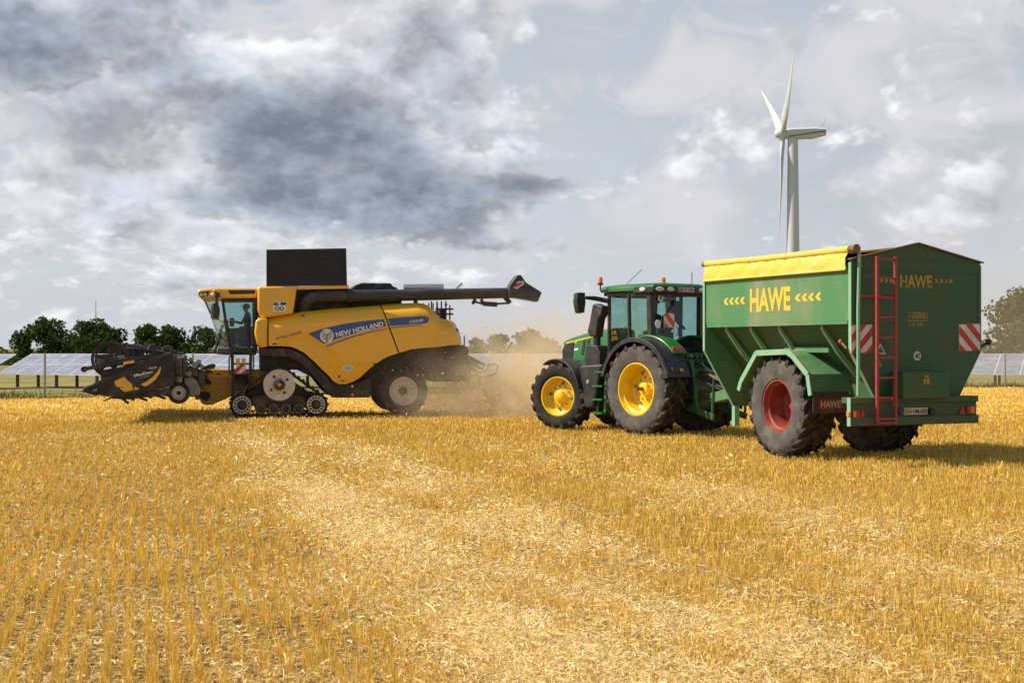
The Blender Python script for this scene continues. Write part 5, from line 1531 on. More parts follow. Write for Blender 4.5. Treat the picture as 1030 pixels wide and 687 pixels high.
# gauge wheels
for sg in (1, -1):
    wc = H(180, 395.2, HW - 0.2)
    w_ = wheel(hd, (wc[0], sg * (HW - 0.25), wc[2]), 0.285, 0.22, 0.165, sg, 'rim_white', lugs=30, disc=0.25, hub_r=0.045, hub_out=0.05, hub_mat='black_dusty', wall='wall_dark', bolts=0, lug_h=0.012, lug_w=0.02)
    MB().bar((wc[0], sg * (HW - 0.45), wc[2]), (bx - 0.05, sg * (HW - 0.45), zb + 0.3), 0.1, 0.1).bar((wc[0], sg * (HW - 0.5), wc[2]), (wc[0], sg * (HW - 0.25), wc[2]), 0.06, 0.06).build('wheel_arm', M['grime'], hd)
# adapter between header and feeder
ya = 1.5
Ad = lambda px, py, y=ya: FH.at('y', y, px, py)
am = MB()
for x0, y0, x1, y1, d0, d1 in ((177, 359, 184, 377, 0.9, 2.4), (184, 357, 188, 378, 1.2, 1.9), (188, 369, 193, 384, 0.7, 1.5), (193, 364, 199, 379, 0.8, 1.5), (199, 374, 206, 386, 0.6, 1.3), (188, 379, 205, 392, 0.6, 1.2), (196, 397, 201, 402, 0.6, 1.4)):
    a_, b_ = Ad(x0, y1), Ad(x1, y0)
    am.box(min(a_[0], b_[0]), max(a_[0], b_[0]), d0, d1, min(a_[2], b_[2]), max(a_[2], b_[2]))
ad = am.build('adapter_frame', M['grime'], hd, bevel=0.03)
MB().box(Ad(184, 385)[0], Ad(178, 385)[0], -1.2, 2.2, Ad(180, 378)[2], Ad(180, 361)[2]).build('radiator', M['black_dusty'], hd, bevel=0.02)
mo = MB()
for px, py, r_, ln in ((190.5, 376, 0.075, 0.25), (196, 367, 0.09, 0.3), (200, 364, 0.07, 0.25), (192, 361.5, 0.06, 0.2), (203, 369, 0.06, 0.3)):
    p = Ad(px, py)
    mo.cyl((p[0], ya - 0.3, p[2]), (p[0], ya + ln * 0.6, p[2]), r_, n=14)
mo.build('hydraulic_motor', M['steel'], hd)
dg_ = FH.side(1.6, [(185, 380), (194, 379.5), (198.5, 384), (201, 390), (200, 397), (194, 399.5), (187, 398)])
MB().prism(dg_, 1.3, 1.7).build('drive_cover', M['steel'], hd, bevel=0.02)
ho_ = MB()
r2 = random.Random(4)
for i in range(16):
    a_, b_ = (r2.uniform(183, 200), r2.uniform(358, 378)), (r2.uniform(203, 214), r2.uniform(369, 388))
    mid = ((a_[0] + b_[0]) / 2 + r2.uniform(-3, 5), max(a_[1], b_[1]) + r2.uniform(-12, 6))
    yv = 0.75 + r2.uniform(0, 0.7)
    P3 = [np.array(Ad(*a_, y=yv)), np.array(Ad(*mid, y=yv + 0.1)), np.array(Ad(*b_, y=0.72))]
    ho_.tube([tuple((1 - t) ** 2 * P3[0] + 2 * t * (1 - t) * P3[1] + t * t * P3[2]) for t in np.linspace(0, 1, 9)], 0.022, 6)
ho_.build('hoses', M['black'], hd)

# ------------------------------------------------------------------ the tractor
FT = Frame((3.78, 32.97, 0), R(127.5))
tc_ = empty('tractor', tuple(FT.loc), FT.rz)
tag(tc_, 'green tractor with yellow rims pulling the grain trailer', 'tractor')
TS = FT.side
for sg in (1, -1):
    wheel(tc_, (0, sg * 0.92, 1.02), 1.045, 0.71, 0.60, sg, 'rim_yellow', lugs=20, disc=-0.10, hub_r=0.15, hub_out=0.16, sweep=22, bolts=10, holes=6, lug_h=0.06, lug_w=0.07, hub_mat='rim_yellow')
    wheel(tc_, (2.93, sg * 0.93, 0.78), 0.80, 0.60, 0.475, sg, 'rim_yellow', lugs=18, steer=R(17), disc=0.12, hub_r=0.145, hub_out=0.14, sweep=24, bolts=10, holes=4, lug_h=0.05, lug_w=0.06, wall='wall_dark')
    MB().cyl((0, sg * 0.6, 1.02), (0, sg * 1.235, 1.02), 0.045, n=14).build('axle_shaft', M['rust'], tc_)
MB().cyl((0, -0.85, 1.02), (0, 0.85, 1.02), 0.16).bar((2.93, -0.75, 0.74), (2.93, 0.75, 0.74), 0.22, 0.26).build('axle', M['green_dark'], tc_)
MB().box(-0.55, 0.9, -0.34, 0.34, 0.62, 1.45).box(0.9, 3.3, -0.27, 0.27, 0.62, 1.3).box(3.3, 3.75, -0.3, 0.3, 0.6, 1.15).build('chassis', M['green_dark'], tc_, bevel=0.03)
# bonnet
bn_px = [(565, 346), (567, 342.5), (575, 339), (589, 334.8), (604, 331.8), (612, 331), (615, 372), (580, 373), (567, 372), (564.5, 362)]
bo = TS(0.43, bn_px)
def hoodsheet():
    mb = MB()
    n = len(bo)
    secs = []
    for y, dz, dx in ((-0.43, -0.07, -0.04), (-0.40, -0.015, -0.01), (-0.22, 0.025, 0.02), (0, 0.035, 0.03), (0.22, 0.025, 0.02), (0.40, -0.015, -0.01), (0.43, -0.07, -0.04)):
        row = []
        for i, (x, z) in enumerate(bo):
            t = 1.0 if i < 6 else 0.0
            row.append((x + dx * (1 if i in (0, 1, 8, 9) else 0), y, z + dz * t))
        secs.append(row)
    vs = [p for r_ in secs for p in r_]
    fs = [tuple(range(n - 1, -1, -1)), tuple((len(secs) - 1) * n + i for i in range(n))]
    for k_ in range(len(secs) - 1):
        for i in range(n):
            fs.append((k_ * n + i, k_ * n + (i + 1) % n, (k_ + 1) * n + (i + 1) % n, (k_ + 1) * n + i))
    return mb.add(vs, fs)
bonnet = hoodsheet().build('bonnet', M['green'], tc_, bevel=0.015, smooth=40)
def bplate(name, mat, pts, t=0.010):
    for sg in (1, -1):
        quad_plate(name, mat, bonnet, [(p_[0], sg * 0.431, p_[2]) for p_ in (FT.at('y', 0.43, *q_) for q_ in pts)], (0, sg, 0), t)
bplate('grille', 'black', [(566, 347.5), (577.5, 345), (576, 360), (569.5, 361.5), (566, 361)])
bplate('vent', 'black', [(586.6, 343.4), (589, 342.6), (587.2, 356.3), (584.8, 357)])
bplate('vent', 'black', [(591, 342.4), (593.6, 341.6), (591.8, 355), (589.2, 355.8)])
bplate('yellow_stripe', 'sign_yellow', [(569.5, 344.6), (583, 341), (594, 338.6), (606, 336.8), (606, 338.2), (594, 340), (583, 342.8), (570, 345.8)], 0.013)
bplate('badge', 'white', [(577.8, 352.7), (581.8, 352.2), (581.7, 350.1), (577.9, 350.5)])
bplate('badge', 'sign_yellow', [(578.2, 345.6), (580.8, 344.8), (580.6, 343.2), (578.6, 343.8)])
nx = max(p_[0] for p_ in bo)
quad_plate('front_grille', 'black', bonnet, [(nx + 0.005, -0.3, 1.35), (nx + 0.005, 0.3, 1.35), (nx + 0.005, 0.3, 1.85), (nx + 0.005, -0.3, 1.85)], (1, 0, 0))
for sg in (1, -1):
    quad_plate('headlight', 'lens_clear', bonnet, [(p_[0], sg * 0.434, p_[2]) for p_ in (FT.at('y', 0.43, *q_) for q_ in ((565, 351.5), (566.6, 347), (568.2, 346.8), (566, 352)))], (0, sg, 0), 0.012)
# front mudguards
for sg in (1, -1):
    mg = MB().arc_sheet((2.93, 0.78), 0.875, 0.035, sg * 0.62 if sg > 0 else -1.2, 1.2 if sg > 0 else -0.62, 58, 168, 20)
    mo_ = mg.build('front_mudguard', M['black'], tc_, bevel=0.008)
    MB().bar((2.93, sg * 0.6, 0.8), (2.93, sg * 0.64, 1.66), 0.07, 0.1).build('mudguard_stay', M['black'], mo_)
# exhaust and air box by the cab corner, side tank and steps
ex = TS(0.78, [(599.6, 306.5), (602, 305.5), (609.6, 308.5), (608.5, 316), (605.5, 321), (602.8, 339), (596.8, 339), (594.2, 333.5), (596.3, 325)])
MB().prism(ex, 0.66, 0.90).build('air_intake', M['black'], tc_, bevel=0.03)
c1, c2 = FT.at('y', 0.78, 600.5, 338), FT.at('y', 0.78, 600.5, 350)
MB().cyl((c1[0], 0.78, c1[2]), (c2[0], 0.78, c2[2]), 0.09).prism(TS(0.78, [(594.5, 348), (597, 347), (605, 347.5), (608.5, 354), (609, 368), (595, 368), (593, 362)]), 0.6, 0.95).build('exhaust', M['black'], tc_, bevel=0.02)
tk = TS(1.05, [(583.2, 368.5), (586, 367.6), (607, 366.5), (604.5, 372), (600, 398), (597, 409.5), (588.5, 410.5)])
MB().prism(tk, 0.62, 1.08).build('fuel_tank', M['black'], tc_, bevel=0.04)
p = FT.at('y', 1.09, 591.5, 384)
MB().cyl((p[0], 1.05, p[2]), (p[0], 1.11, p[2]), 0.05, n=14).build('tank_cap', M['galv'], tc_)
stp = MB()
for py in (374, 388, 401.5, 415):
    p0, p1 = FT.at('y', 1.0, 599.5 if py > 380 else 602, py), FT.at('y', 1.0, 609, py)
    stp.box(p1[0], p0[0], 0.75, 1.12, p0[2] - 0.02, p0[2] + 0.02)
for px in (601, 608.5):
    stp.bar(FT.at('y', 0.95, px + 1.5, 372), FT.at('y', 0.95, px, 417), 0.03, 0.08)
stp.build('steps', M['green'], tc_)
# cab
zf, zr = 1.62, 3.20
XR, XB, XA = -0.05, 0.66, 1.44
YW, YT = 0.80, 0.84
cabf = MB()
for sg in (1, -1):
    cabf.tube([(XA + 0.06, sg * 0.70, zf - 0.2), (XA, sg * 0.76, zr)], 0.045, 8)
    cabf.tube([(XB, sg * YW, zf - 0.15), (XB, sg * YT, zr)], 0.045, 8)
    cabf.bar((XR, sg * 0.77, zf + 0.1), (XR + 0.02, sg * 0.80, zr), 0.15, 0.12)
    cabf.bar((XR, sg * 0.80, zf + 0.35), (XB, sg * YW, zf + 0.10), 0.05, 0.06)
    cabf.bar((XB, sg * YW, zf + 0.02), (XA, sg * 0.74, zf - 0.2), 0.05, 0.06)
    cabf.bar((XR, sg * YT, zr), (XA, sg * 0.77, zr), 0.06, 0.08)
cabf.bar((XR, -0.8, zr - 0.02), (XR, 0.8, zr - 0.02), 0.08, 0.08).bar((XA, -0.76, zr - 0.02), (XA, 0.76, zr - 0.02), 0.08, 0.08)
cabf.box(XR - 0.12, XR + 0.1, -0.88, 0.88, zf + 0.06, zf + 0.34)
cabf.build('cab_frame', M['black'], tc_)
MB().box(XR, XA + 0.1, -0.72, 0.72, 1.25, 1.50).box(XR - 0.1, XR + 0.25, -0.8, 0.8, 1.40, zf + 0.10).build('cab_floor', M['black_dusty'], tc_)
for sg in (1, -1):
    MB().add([(XR + 0.04, sg * 0.79, zf + 0.35), (XB, sg * 0.805, zf + 0.12), (XB, sg * YT, zr), (XR + 0.04, sg * YT, zr)], [(0, 1, 2, 3)]).build('side_window', M['glass'], tc_, smooth=0)
    MB().add([(XB, sg * 0.805, zf), (XA + 0.05, sg * 0.72, zf - 0.18), (XA, sg * 0.77, zr), (XB, sg * YT, zr)], [(0, 1, 2, 3)]).build('cab_door', M['glass'], tc_, smooth=0)
MB().add([(XR, -0.78, zf + 0.33), (XR, 0.78, zf + 0.33), (XR, 0.80, zr), (XR, -0.80, zr)], [(0, 1, 2, 3)]).build('rear_window', M['glass'], tc_, smooth=0)
MB().add([(XA + 0.06, -0.70, zf - 0.18), (XA + 0.06, 0.70, zf - 0.18), (XA + 0.01, 0.76, zr), (XA + 0.01, -0.76, zr)], [(0, 1, 2, 3)]).build('windscreen', M['glass'], tc_, smooth=0)
for sg in (1, -1):
    dh = MB()
    for px, y0, y1 in ((XB + 0.12, 2.25, 2.45), (XA - 0.12, 2.2, 2.5)):
        dh.tube([(px, sg * 0.80, y0), (px, sg * 0.86, y0 + 0.03), (px, sg * 0.86, y1 - 0.03), (px, sg * 0.81, y1)], 0.014, 6)
    dh.build('door_handle', M['black'], tc_)
# roof
rf = MB()
outl = [(-0.34, -0.60), (-0.22, -0.90), (1.2, -0.92), (1.75, -0.74), (1.78, 0.74), (1.2, 0.92), (-0.22, 0.90), (-0.34, 0.60)]
inl = [(-0.22, -0.5), (-0.1, -0.72), (1.1, -0.74), (1.55, -0.55), (1.56, 0.55), (1.1, 0.74), (-0.1, 0.72), (-0.22, 0.5)]
n = 8
vs = [(x, y, zr + 0.06) for x, y in outl] + [(x, y, zr + 0.15) for x, y in outl] + [(x * 0.97 + 0.02, y * 0.95, zr + 0.20) for x, y in outl] + [(x, y, zr + 0.235) for x, y in inl]
fs = [tuple(range(n - 1, -1, -1)), tuple(range(3 * n, 4 * n))]
for k_ in range(3):
    for i in range(n): fs.append((k_ * n + i, k_ * n + (i + 1) % n, (k_ + 1) * n + (i + 1) % n, (k_ + 1) * n + i))
rf.add(vs, fs)
troof = rf.build('cab_roof', M['green'], tc_, bevel=0.015, smooth=40)
MB().prism([(-0.36, -0.62), (-0.24, -0.915), (0.30, -0.935), (0.45, -0.90), (0.45, 0.90), (0.30, 0.935), (-0.24, 0.915), (-0.36, 0.62)], zr + 0.01, zr + 0.155, 'z').build('lamp_band', M['black'], troof, bevel=0.012)
MB().prism([(0.4, -0.86), (1.7, -0.70), (1.7, 0.70), (0.4, 0.86)], zr - 0.02, zr + 0.058, 'z').build('headliner', M['black'], troof)
def oval_lamp(c, nrm, rx, rz):
    nv = Vector(nrm).normalized(); ri = Vector((0, 0, 1)).cross(nv).normalized()
    mb = MB()
    m_ = 18
    v0 = [Vector(c) + ri * (rx * math.cos(2 * math.pi * i / m_)) + Vector((0, 0, rz * math.sin(2 * math.pi * i / m_))) for i in range(m_)]
    v1 = [p_ + nv * 0.02 for p_ in v0]
    v2 = [Vector(c) + (p_ - Vector(c)) * 0.7 + nv * 0.035 for p_ in v0]
    mb.add(v0 + v1 + v2, [(i, (i + 1) % m_, m_ + (i + 1) % m_, m_ + i) for i in range(m_)] + [(m_ + i, m_ + (i + 1) % m_, 2 * m_ + (i + 1) % m_, 2 * m_ + i) for i in range(m_)] + [tuple(range(2 * m_, 3 * m_))])
    mb.build('work_light', M['lens_clear'], troof)
zl = zr + 0.085
for sg in (1, -1):
    oval_lamp((0.10, sg * 0.925, zl), (0, sg, 0), 0.10, 0.05)
    oval_lamp((-0.365, sg * 0.50, zl), (-1, 0, 0), 0.10, 0.05)
    a_ = Vector((-0.30, sg * 0.765, 0)); nv = Vector((-0.30 / 0.32, sg * 0.4, 0))
    oval_lamp((-0.305, sg * 0.775, zl), (-0.926, sg * 0.375, 0), 0.10, 0.05)
npl = quad_plate('number_plate', 'plate', troof, [(-0.372, 0.28, zl - 0.055), (-0.372, -0.24, zl - 0.055), (-0.372, -0.24, zl + 0.055), (-0.372, 0.28, zl + 0.055)], (-1, 0, 0), 0.008)
quad_plate('blue_band', 'plate_blue', npl, [(-0.381, 0.28, zl - 0.055), (-0.381, 0.235, zl - 0.055), (-0.381, 0.235, zl + 0.055), (-0.381, 0.28, zl + 0.055)], (-1, 0, 0), 0.003)
lettering('SH D 250', 'lettering', M['print_black'], npl, (-0.382, 0.21, zl - 0.035), (0, -1, 0), (0, 0, 1), 0.07, 0.40, 0.01, 0.003)
def beacon(base, h):
    b = MB().cyl(base, (base[0], base[1], base[2] + h), 0.018, n=8).cyl((base[0], base[1], base[2] + h), (base[0], base[1], base[2] + h + 0.05), 0.065, n=16).build('beacon', M['black'], tc_)
    MB().lathe([(0.055, 0), (0.058, 0.08), (0.05, 0.13), (0.02, 0.15)], (base[0], base[1], base[2] + h + 0.05), 'z', 18).build('beacon_lens', M['lens_orange'], b)
p = FT.at('y', 0.98, 603.8, 292)
beacon((p[0], 0.98, p[2]), 0.12)
MB().tube([(1.45, 0.86, zr + 0.1), (p[0], 0.96, p[2] - 0.03), (p[0], 0.98, p[2] + 0.03)], 0.016, 6).build('beacon_arm', M['black'], tc_)
p = FT.at('y', -0.2, 667.2, 287)
beacon((p[0], -0.2, zr + 0.20), 0.02)
MB().tube([(1.2, 0.5, zr + 0.2), (1.0, 0.1, zr + 0.62)], 0.008, 5).tube([(-0.2, -0.35, zr + 0.2), (-0.2, -0.35, zr + 0.5)], 0.010, 5).build('aerial', M['black'], tc_)
# mirrors
def mirror_side(sg):
    y0 = 1.46
    f_ = lambda px, py: (FT.at('y', y0, px, py)[0], sg * y0, FT.at('y', y0, px, py)[2])
    MB().tube([(1.46, sg * 0.80, 3.06), (1.62, sg * 1.05, 3.12), (f_(587, 299.5)[0], sg * 1.40, f_(587, 299.5)[2]), (f_(583, 302)[0] + 0.06, sg * 1.48, f_(583, 302)[2])], [0.06, 0.055, 0.04, 0.035], 8).build('mirror_arm', M['black'], tc_)
    hd_ = TS(y0, [(583, 293.8), (586.5, 293.2), (587.7, 300), (584.5, 313.5), (582, 314.2), (579.5, 312.5)])
    xs_m = sum(q_[0] for q_ in hd_) / len(hd_)
    zc_m = sum(q_[1] for q_ in hd_) / len(hd_)
    # head stands across the tractor: narrow front to back
    mm_ = MB().add([(xs_m + dx, sg * (y0 + dy), zc_m + dz) for dx in (0.02, 0.10) for dy, dz in ((-0.10, 0.25), (0.14, 0.23), (0.16, 0.0), (0.10, -0.25), (-0.08, -0.25), (-0.12, 0.0))],
                   [tuple(range(5, -1, -1)), tuple(range(6, 12))] + [(i, (i + 1) % 6, 6 + (i + 1) % 6, 6 + i) for i in range(6)]).build('mirror_shell', M['green'], tc_, bevel=0.03)
    MB().add([(xs_m + dx, sg * (y0 + dy * 0.95), zc_m + dz * 0.95) for dx in (-0.05, 0.018) for dy, dz in ((-0.10, 0.25), (0.14, 0.23), (0.16, 0.0), (0.10, -0.25), (-0.08, -0.25), (-0.12, 0.0))],
             [tuple(range(5, -1, -1)), tuple(range(6, 12))] + [(i, (i + 1) % 6, 6 + (i + 1) % 6, 6 + i) for i in range(6)]).build('mirror_glass', M['black'], mm_)
mirror_side(1); mirror_side(-1)
# rear mudguards with the green deck and lamps
for sg in (1, -1):
    y0, y1 = (0.60, 1.30) if sg > 0 else (-1.30, -0.60)
    mo_ = MB().arc_sheet((0.0, 1.02), 1.13, 0.035, y0, y1, 14, 166, 30).build('rear_mudguard', M['black'], tc_, bevel=0.01)
    lip_ = MB().arc_sheet((0.0, 1.02), 1.07, 0.075, *((1.275, 1.31) if sg > 0 else (-1.31, -1.275)), 14, 166, 30).build('rim_lip', M['black'], mo_)
    y2, y3 = (0.50, 0.92) if sg > 0 else (-0.92, -0.50)
    dk_ = MB().arc_sheet((0.0, 1.02), 1.17, 0.06, y2, y3, 40, 138, 24).build('deck', M['green'], mo_, bevel=0.02)
    inn = MB().prism([(0.95, 1.25), (0.85, 1.75), (0.55, 2.08), (0.0, 2.20), (-0.55, 2.0), (-0.85, 1.75), (-0.9, 1.3)], sg * 0.52, sg * 0.57).build('inner_panel', M['black'], mo_)
    q_ = R(133)
    c_ = Vector((1.235 * math.cos(q_), sg * 0.74, 1.02 + 1.235 * math.sin(q_)))
    MB().bar(c_ + Vector((0, -0.16, 0)), c_ + Vector((0, 0.16, 0)), 0.07, 0.10).build('tail_light', M['lens_red'], mo_, bevel=0.02)
    q_ = R(158)
    c_ = Vector((1.18 * math.cos(q_), sg * 1.0, 1.02 + 1.18 * math.sin(q_)))
    MB().bar(c_ + Vector((0, -0.16, 0)), c_ + Vector((0, 0.16, 0)), 0.06, 0.10).build('marker_light', M['black'], mo_, bevel=0.01)
    MB().box(c_.x - 0.05, c_.x - 0.03, c_.y - 0.15, c_.y - 0.06, c_.z - 0.03, c_.z + 0.03).build('indicator', M['lens_orange'], mo_)
# signs on the rear window
def RW_(px, py): return FT.at('x', XR - 0.03, px, py)
c_ = RW_(664.2, 300)
sgn = disc_plate('speed_sign', 'white', tc_, c_, (-1, 0, 0), 0.085)
disc_plate('ring', 'print_black', sgn, (c_[0] + 0.004, c_[1], c_[2]), (-1, 0, 0), 0.092, thick=0.006)
lettering('40', 'lettering', M['print_black'], sgn, (c_[0] - 0.009, c_[1] + 0.045, c_[2] - 0.045), (0, -1, 0), (0, 0, 1), 0.09, 0.09, 0.02, 0.003)
W_ = lambda px, py: FT.at('x', XR - 0.16, px, py)
striped_plate('warning_plate', tc_, [W_(667.5, 329.5), W_(678, 329.5), W_(678, 315.2), W_(667.5, 315.2)], (-1, 0, 0), 2.2, flip=False, red='sign_red_bright')
disc_plate('reflector', 'white', tc_, W_(661.7, 326), (-1, 0, 0), 0.085, 0.10)
p = W_(677, 333.5); MB().sphere(p, 0.04, n=8).build('marker_light', M['sign_white'], tc_)
MB().tube([(XR - 0.04, 0.55, 2.55), (XR - 0.04, 0.12, 2.95)], 0.015, 6).cyl((XR - 0.02, 0.1, 3.0), (XR - 0.06, 0.1, 3.0), 0.05).build('rear_wiper', M['black'], tc_)
p = FT.at('y', 0.73, 617, 341)
lettering('6R', 'lettering', M['sign_yellow'], tc_, (p[0], 0.79, p[2] + 0.10), (-1, 0, 0), (0, 0, 1), 0.10, 0.20, 0.02, 0.006)
lettering('250', 'lettering', M['sign_yellow'], tc_, (p[0], 0.79, p[2] - 0.03), (-1, 0, 0), (0, 0, 1), 0.10, 0.22, 0.02, 0.006)
MB().prism([(0.75, 1.50), (XA + 0.05, 1.35), (XA + 0.05, 1.60), (0.75, 1.80)], 0.74, 0.785).build('lower_door_panel', M['green'], tc_)
# inside the cab
MB().box(0.35, 0.85, -0.26, 0.26, 1.75, 1.92).box(0.28, 0.42, -0.25, 0.25, 1.9, 2.55).box(0.40, 0.95, -0.52, -0.30, 1.9, 2.12).box(0.25, 0.40, 0.42, 0.68, 1.95, 2.35).build('driver_seat', M['seat'], tc_, bevel=0.05)
MB().tube([(1.4, 0, 1.5), (1.15, 0, 2.12)], 0.05, 8).lathe([(0.18, -0.012), (0.21, -0.015), (0.21, 0.015), (0.18, 0.012)], (1.08, 0, 2.18), 'z', 24, closed=True).bar((1.15, 0, 2.1), (1.08, 0, 2.18), 0.05, 0.05).bar((0.9, 0, 2.18), (1.26, 0, 2.18), 0.03, 0.02).build('steering_wheel', M['cabin'], tc_)
MB().box(0.75, 0.80, -0.60, -0.34, 2.45, 2.72).bar((0.78, -0.47, 2.45), (0.7, -0.45, 2.0), 0.03, 0.03).box(0.2, 0.24, -0.35, -0.1, 2.55, 3.05).bar((0.3, -0.6, 2.4), (0.55, -0.62, 2.55), 0.05, 0.05).build('monitor', M['cabin'], tc_)
wpt = FT.M.T @ np.array((0.56, 0.0, 1.86)) + FT.loc
driver(tuple(wpt), FT.rz, 'driver seated in the green tractor cab, dim behind its glass')
# hitch and linkage
MB().box(-0.9, -0.5, -0.28, 0.28, 0.55, 1.5).box(-1.0, -0.6, -0.20, 0.20, 0.62, 0.80).build('hitch_block', M['green_dark'], tc_, bevel=0.03)
for sg in (1, -1):
    MB().bar((-0.55, sg * 0.42, 0.70), (-1.75, sg * 0.52, 0.42), 0.06, 0.14).build('lower_link', M['green_dark'], tc_, bevel=0.01)
    MB().bar((-0.45, sg * 0.45, 1.50), (-1.05, sg * 0.50, 1.62), 0.08, 0.14).build('lift_arm', M['green_dark'], tc_)
    MB().tube([(-1.05, sg * 0.50, 1.62), (-1.25, sg * 0.50, 0.55)], 0.035, 8).build('lift_rod', M['green_dark'], tc_)
    MB().tube([(-0.60, sg * 0.62, 0.75), (-1.0, sg * 0.62, 1.55)], [0.06, 0.04], 10).build('lift_cylinder', M['green_dark'], tc_)
    MB().tube([(-1.70, sg * 0.52, 0.40), (-1.75, sg * 0.52, 1.25)], 0.03, 8).build('stabiliser', M['green_dark'], tc_)
MB().tube([(-0.7, 0, 1.40), (-1.1, 0.02, 1.33), (-1.8, 0.05, 1.15)], [0.05, 0.055, 0.04], 10).build('top_link', M['rust'], tc_)
MB().tube([(-0.9, 0, 0.92), (-1.5, 0, 0.86), (-3.2, -0.55, 0.78)], [0.07, 0.085, 0.085], 12).build('drive_shaft', M['rust'], tc_)
ho_ = MB()
for i in range(10):
    P3 = [np.array((-0.75, rnd.uniform(-0.3, 0.35), rnd.uniform(1.3, 1.7))), np.array((-1.6, rnd.uniform(-0.5, 0.6), rnd.uniform(0.8, 1.5))), np.array((-2.9, rnd.uniform(-0.6, 0.0), rnd.uniform(0.95, 1.2)))]
    ho_.tube([tuple((1 - t) ** 2 * P3[0] + 2 * t * (1 - t) * P3[1] + t * t * P3[2]) for t in np.linspace(0, 1, 9)], 0.018, 6)
ho_.build('hoses', M['black'], tc_)
vb = MB()
for i in range(7):
    y = 0.45 - i * 0.15
    vb.cyl((-0.62, y, 1.62), (-0.75, y, 1.62), 0.045, n=10).cyl((-0.60, y, 1.74), (-0.72, y, 1.76), 0.04, n=10)
vb.box(-0.62, -0.5, -0.5, 0.5, 1.50, 1.84).build('valve_block', M['green_dark'], tc_)

# ------------------------------------------------------------------ the grain trailer
FG = Frame((6.0, 26.35, 0), R(113.2))
gt_ = empty('grain_trailer', tuple(FG.loc), FG.rz)
tag(gt_, 'weathered green grain trailer with yellow rolled cover and red ladder', 'trailer')
HWT = 1.35
XRr, XFr = -2.25, 2.40
zp = 2.41                                          # lower edge of the upright side wall
for sg in (1, -1):
    wl = MB().box(XRr, XFr, sg * HWT - (0.05 if sg > 0 else 0.0), sg * HWT + (0.0 if sg > 0 else 0.05), zp, 3.36).build('side_wall', M['trailer_green'], gt_)
    if sg > 0: near_wall = wl
    MB().box(XRr + 0.06, XFr - 0.06, sg * (HWT - 0.03) - 0.04, sg * (HWT - 0.03) + 0.04, zp - 0.06, zp - 0.002).build('wall_rail', M['trailer_green'], gt_)
plate = [(-HWT - 0.01, 3.44), (-HWT - 0.01, 1.89), (-0.70, 0.80), (0.70, 0.80), (HWT + 0.01, 1.89), (HWT + 0.01, 3.44), (0, 3.72)]
rear_wall = MB().prism(plate, XRr - 0.05, XRr - 0.002, 'x').build('rear_wall', M['trailer_shaded'], gt_)
front_wall = MB().prism(plate, XFr + 0.002, XFr + 0.05, 'x').build('front_wall', M['trailer_green'], gt_)
# folded pale edges of the end plates and seams on the back
for x, own in ((XRr - 0.06, rear_wall), (XFr - 0.01, front_wall)):
    for sg in (1, -1):
        MB().box(x, x + 0.07, sg * (HWT + 0.012), sg * (HWT + 0.026), 1.89, 3.38).bar((x + 0.035, sg * (HWT + 0.016), 1.89), (x + 0.035, sg * 0.70, 0.80), 0.07, 0.012, up=(0, sg * 0.86, 0.5)).build('edge_flange', M['trailer_pale'], own)
sm_ = MB()
for z in (3.235, 3.45):
    sm_.box(XRr - 0.062, XRr - 0.05, -HWT + 0.01, HWT - 0.01, z - 0.012, z + 0.012)
sm_.box(XRr - 0.062, XRr - 0.05, -HWT + 0.005, -HWT + 0.05, 1.9, 3.20)
sm_.build('seam', M['trailer_shaded'], rear_wall)
for sg in (1, -1):
    MB().bar((XRr - 0.05, sg * (HWT + 0.05), 3.43), (XRr - 0.05, 0, 3.735), 0.11, 0.02).build('roof_flange', M['rust'], rear_wall)
# hopper
hop = MB()
rings_ = [(HWT - 0.06, zp), (0.52, 1.52), (0.48, 0.95)]
vs, fs = [], []
for y, z in rings_:
    vs += [(XRr, -y, z), (XFr, -y, z), (XFr, y, z), (XRr, y, z)]
for k_ in range(2):
    for i in range(4): fs.append((k_ * 4 + i, k_ * 4 + (i + 1) % 4, k_ * 4 + 4 + (i + 1) % 4, k_ * 4 + 4 + i))
fs += [(0, 1, 2, 3), (11, 10, 9, 8)]
hop.add(vs, fs).build('hopper', M['trailer_shaded'], gt_, smooth=0)  # darkened green: the shade under the wall is in the colour
for sg in (1, -1):
    for x in (-1.35, -0.05, 0.90, 1.75):
        sec = ((HWT - 0.065, zp - 0.07), (HWT - 0.075, zp - 0.15), (0.95, 1.84), (0.50, 1.38), (0.50, 1.50), (0.95, 1.96))
        MB().add([(x + dx, sg * y, z) for dx in (-0.03, 0.03) for y, z in sec],
                 [(0, 1, 2, 3, 4, 5), (11, 10, 9, 8, 7, 6)] + [(i, (i + 1) % 6, 6 + (i + 1) % 6, 6 + i) for i in range(6)]).build('hopper_rib', M['trailer_pale'], gt_, smooth=0)
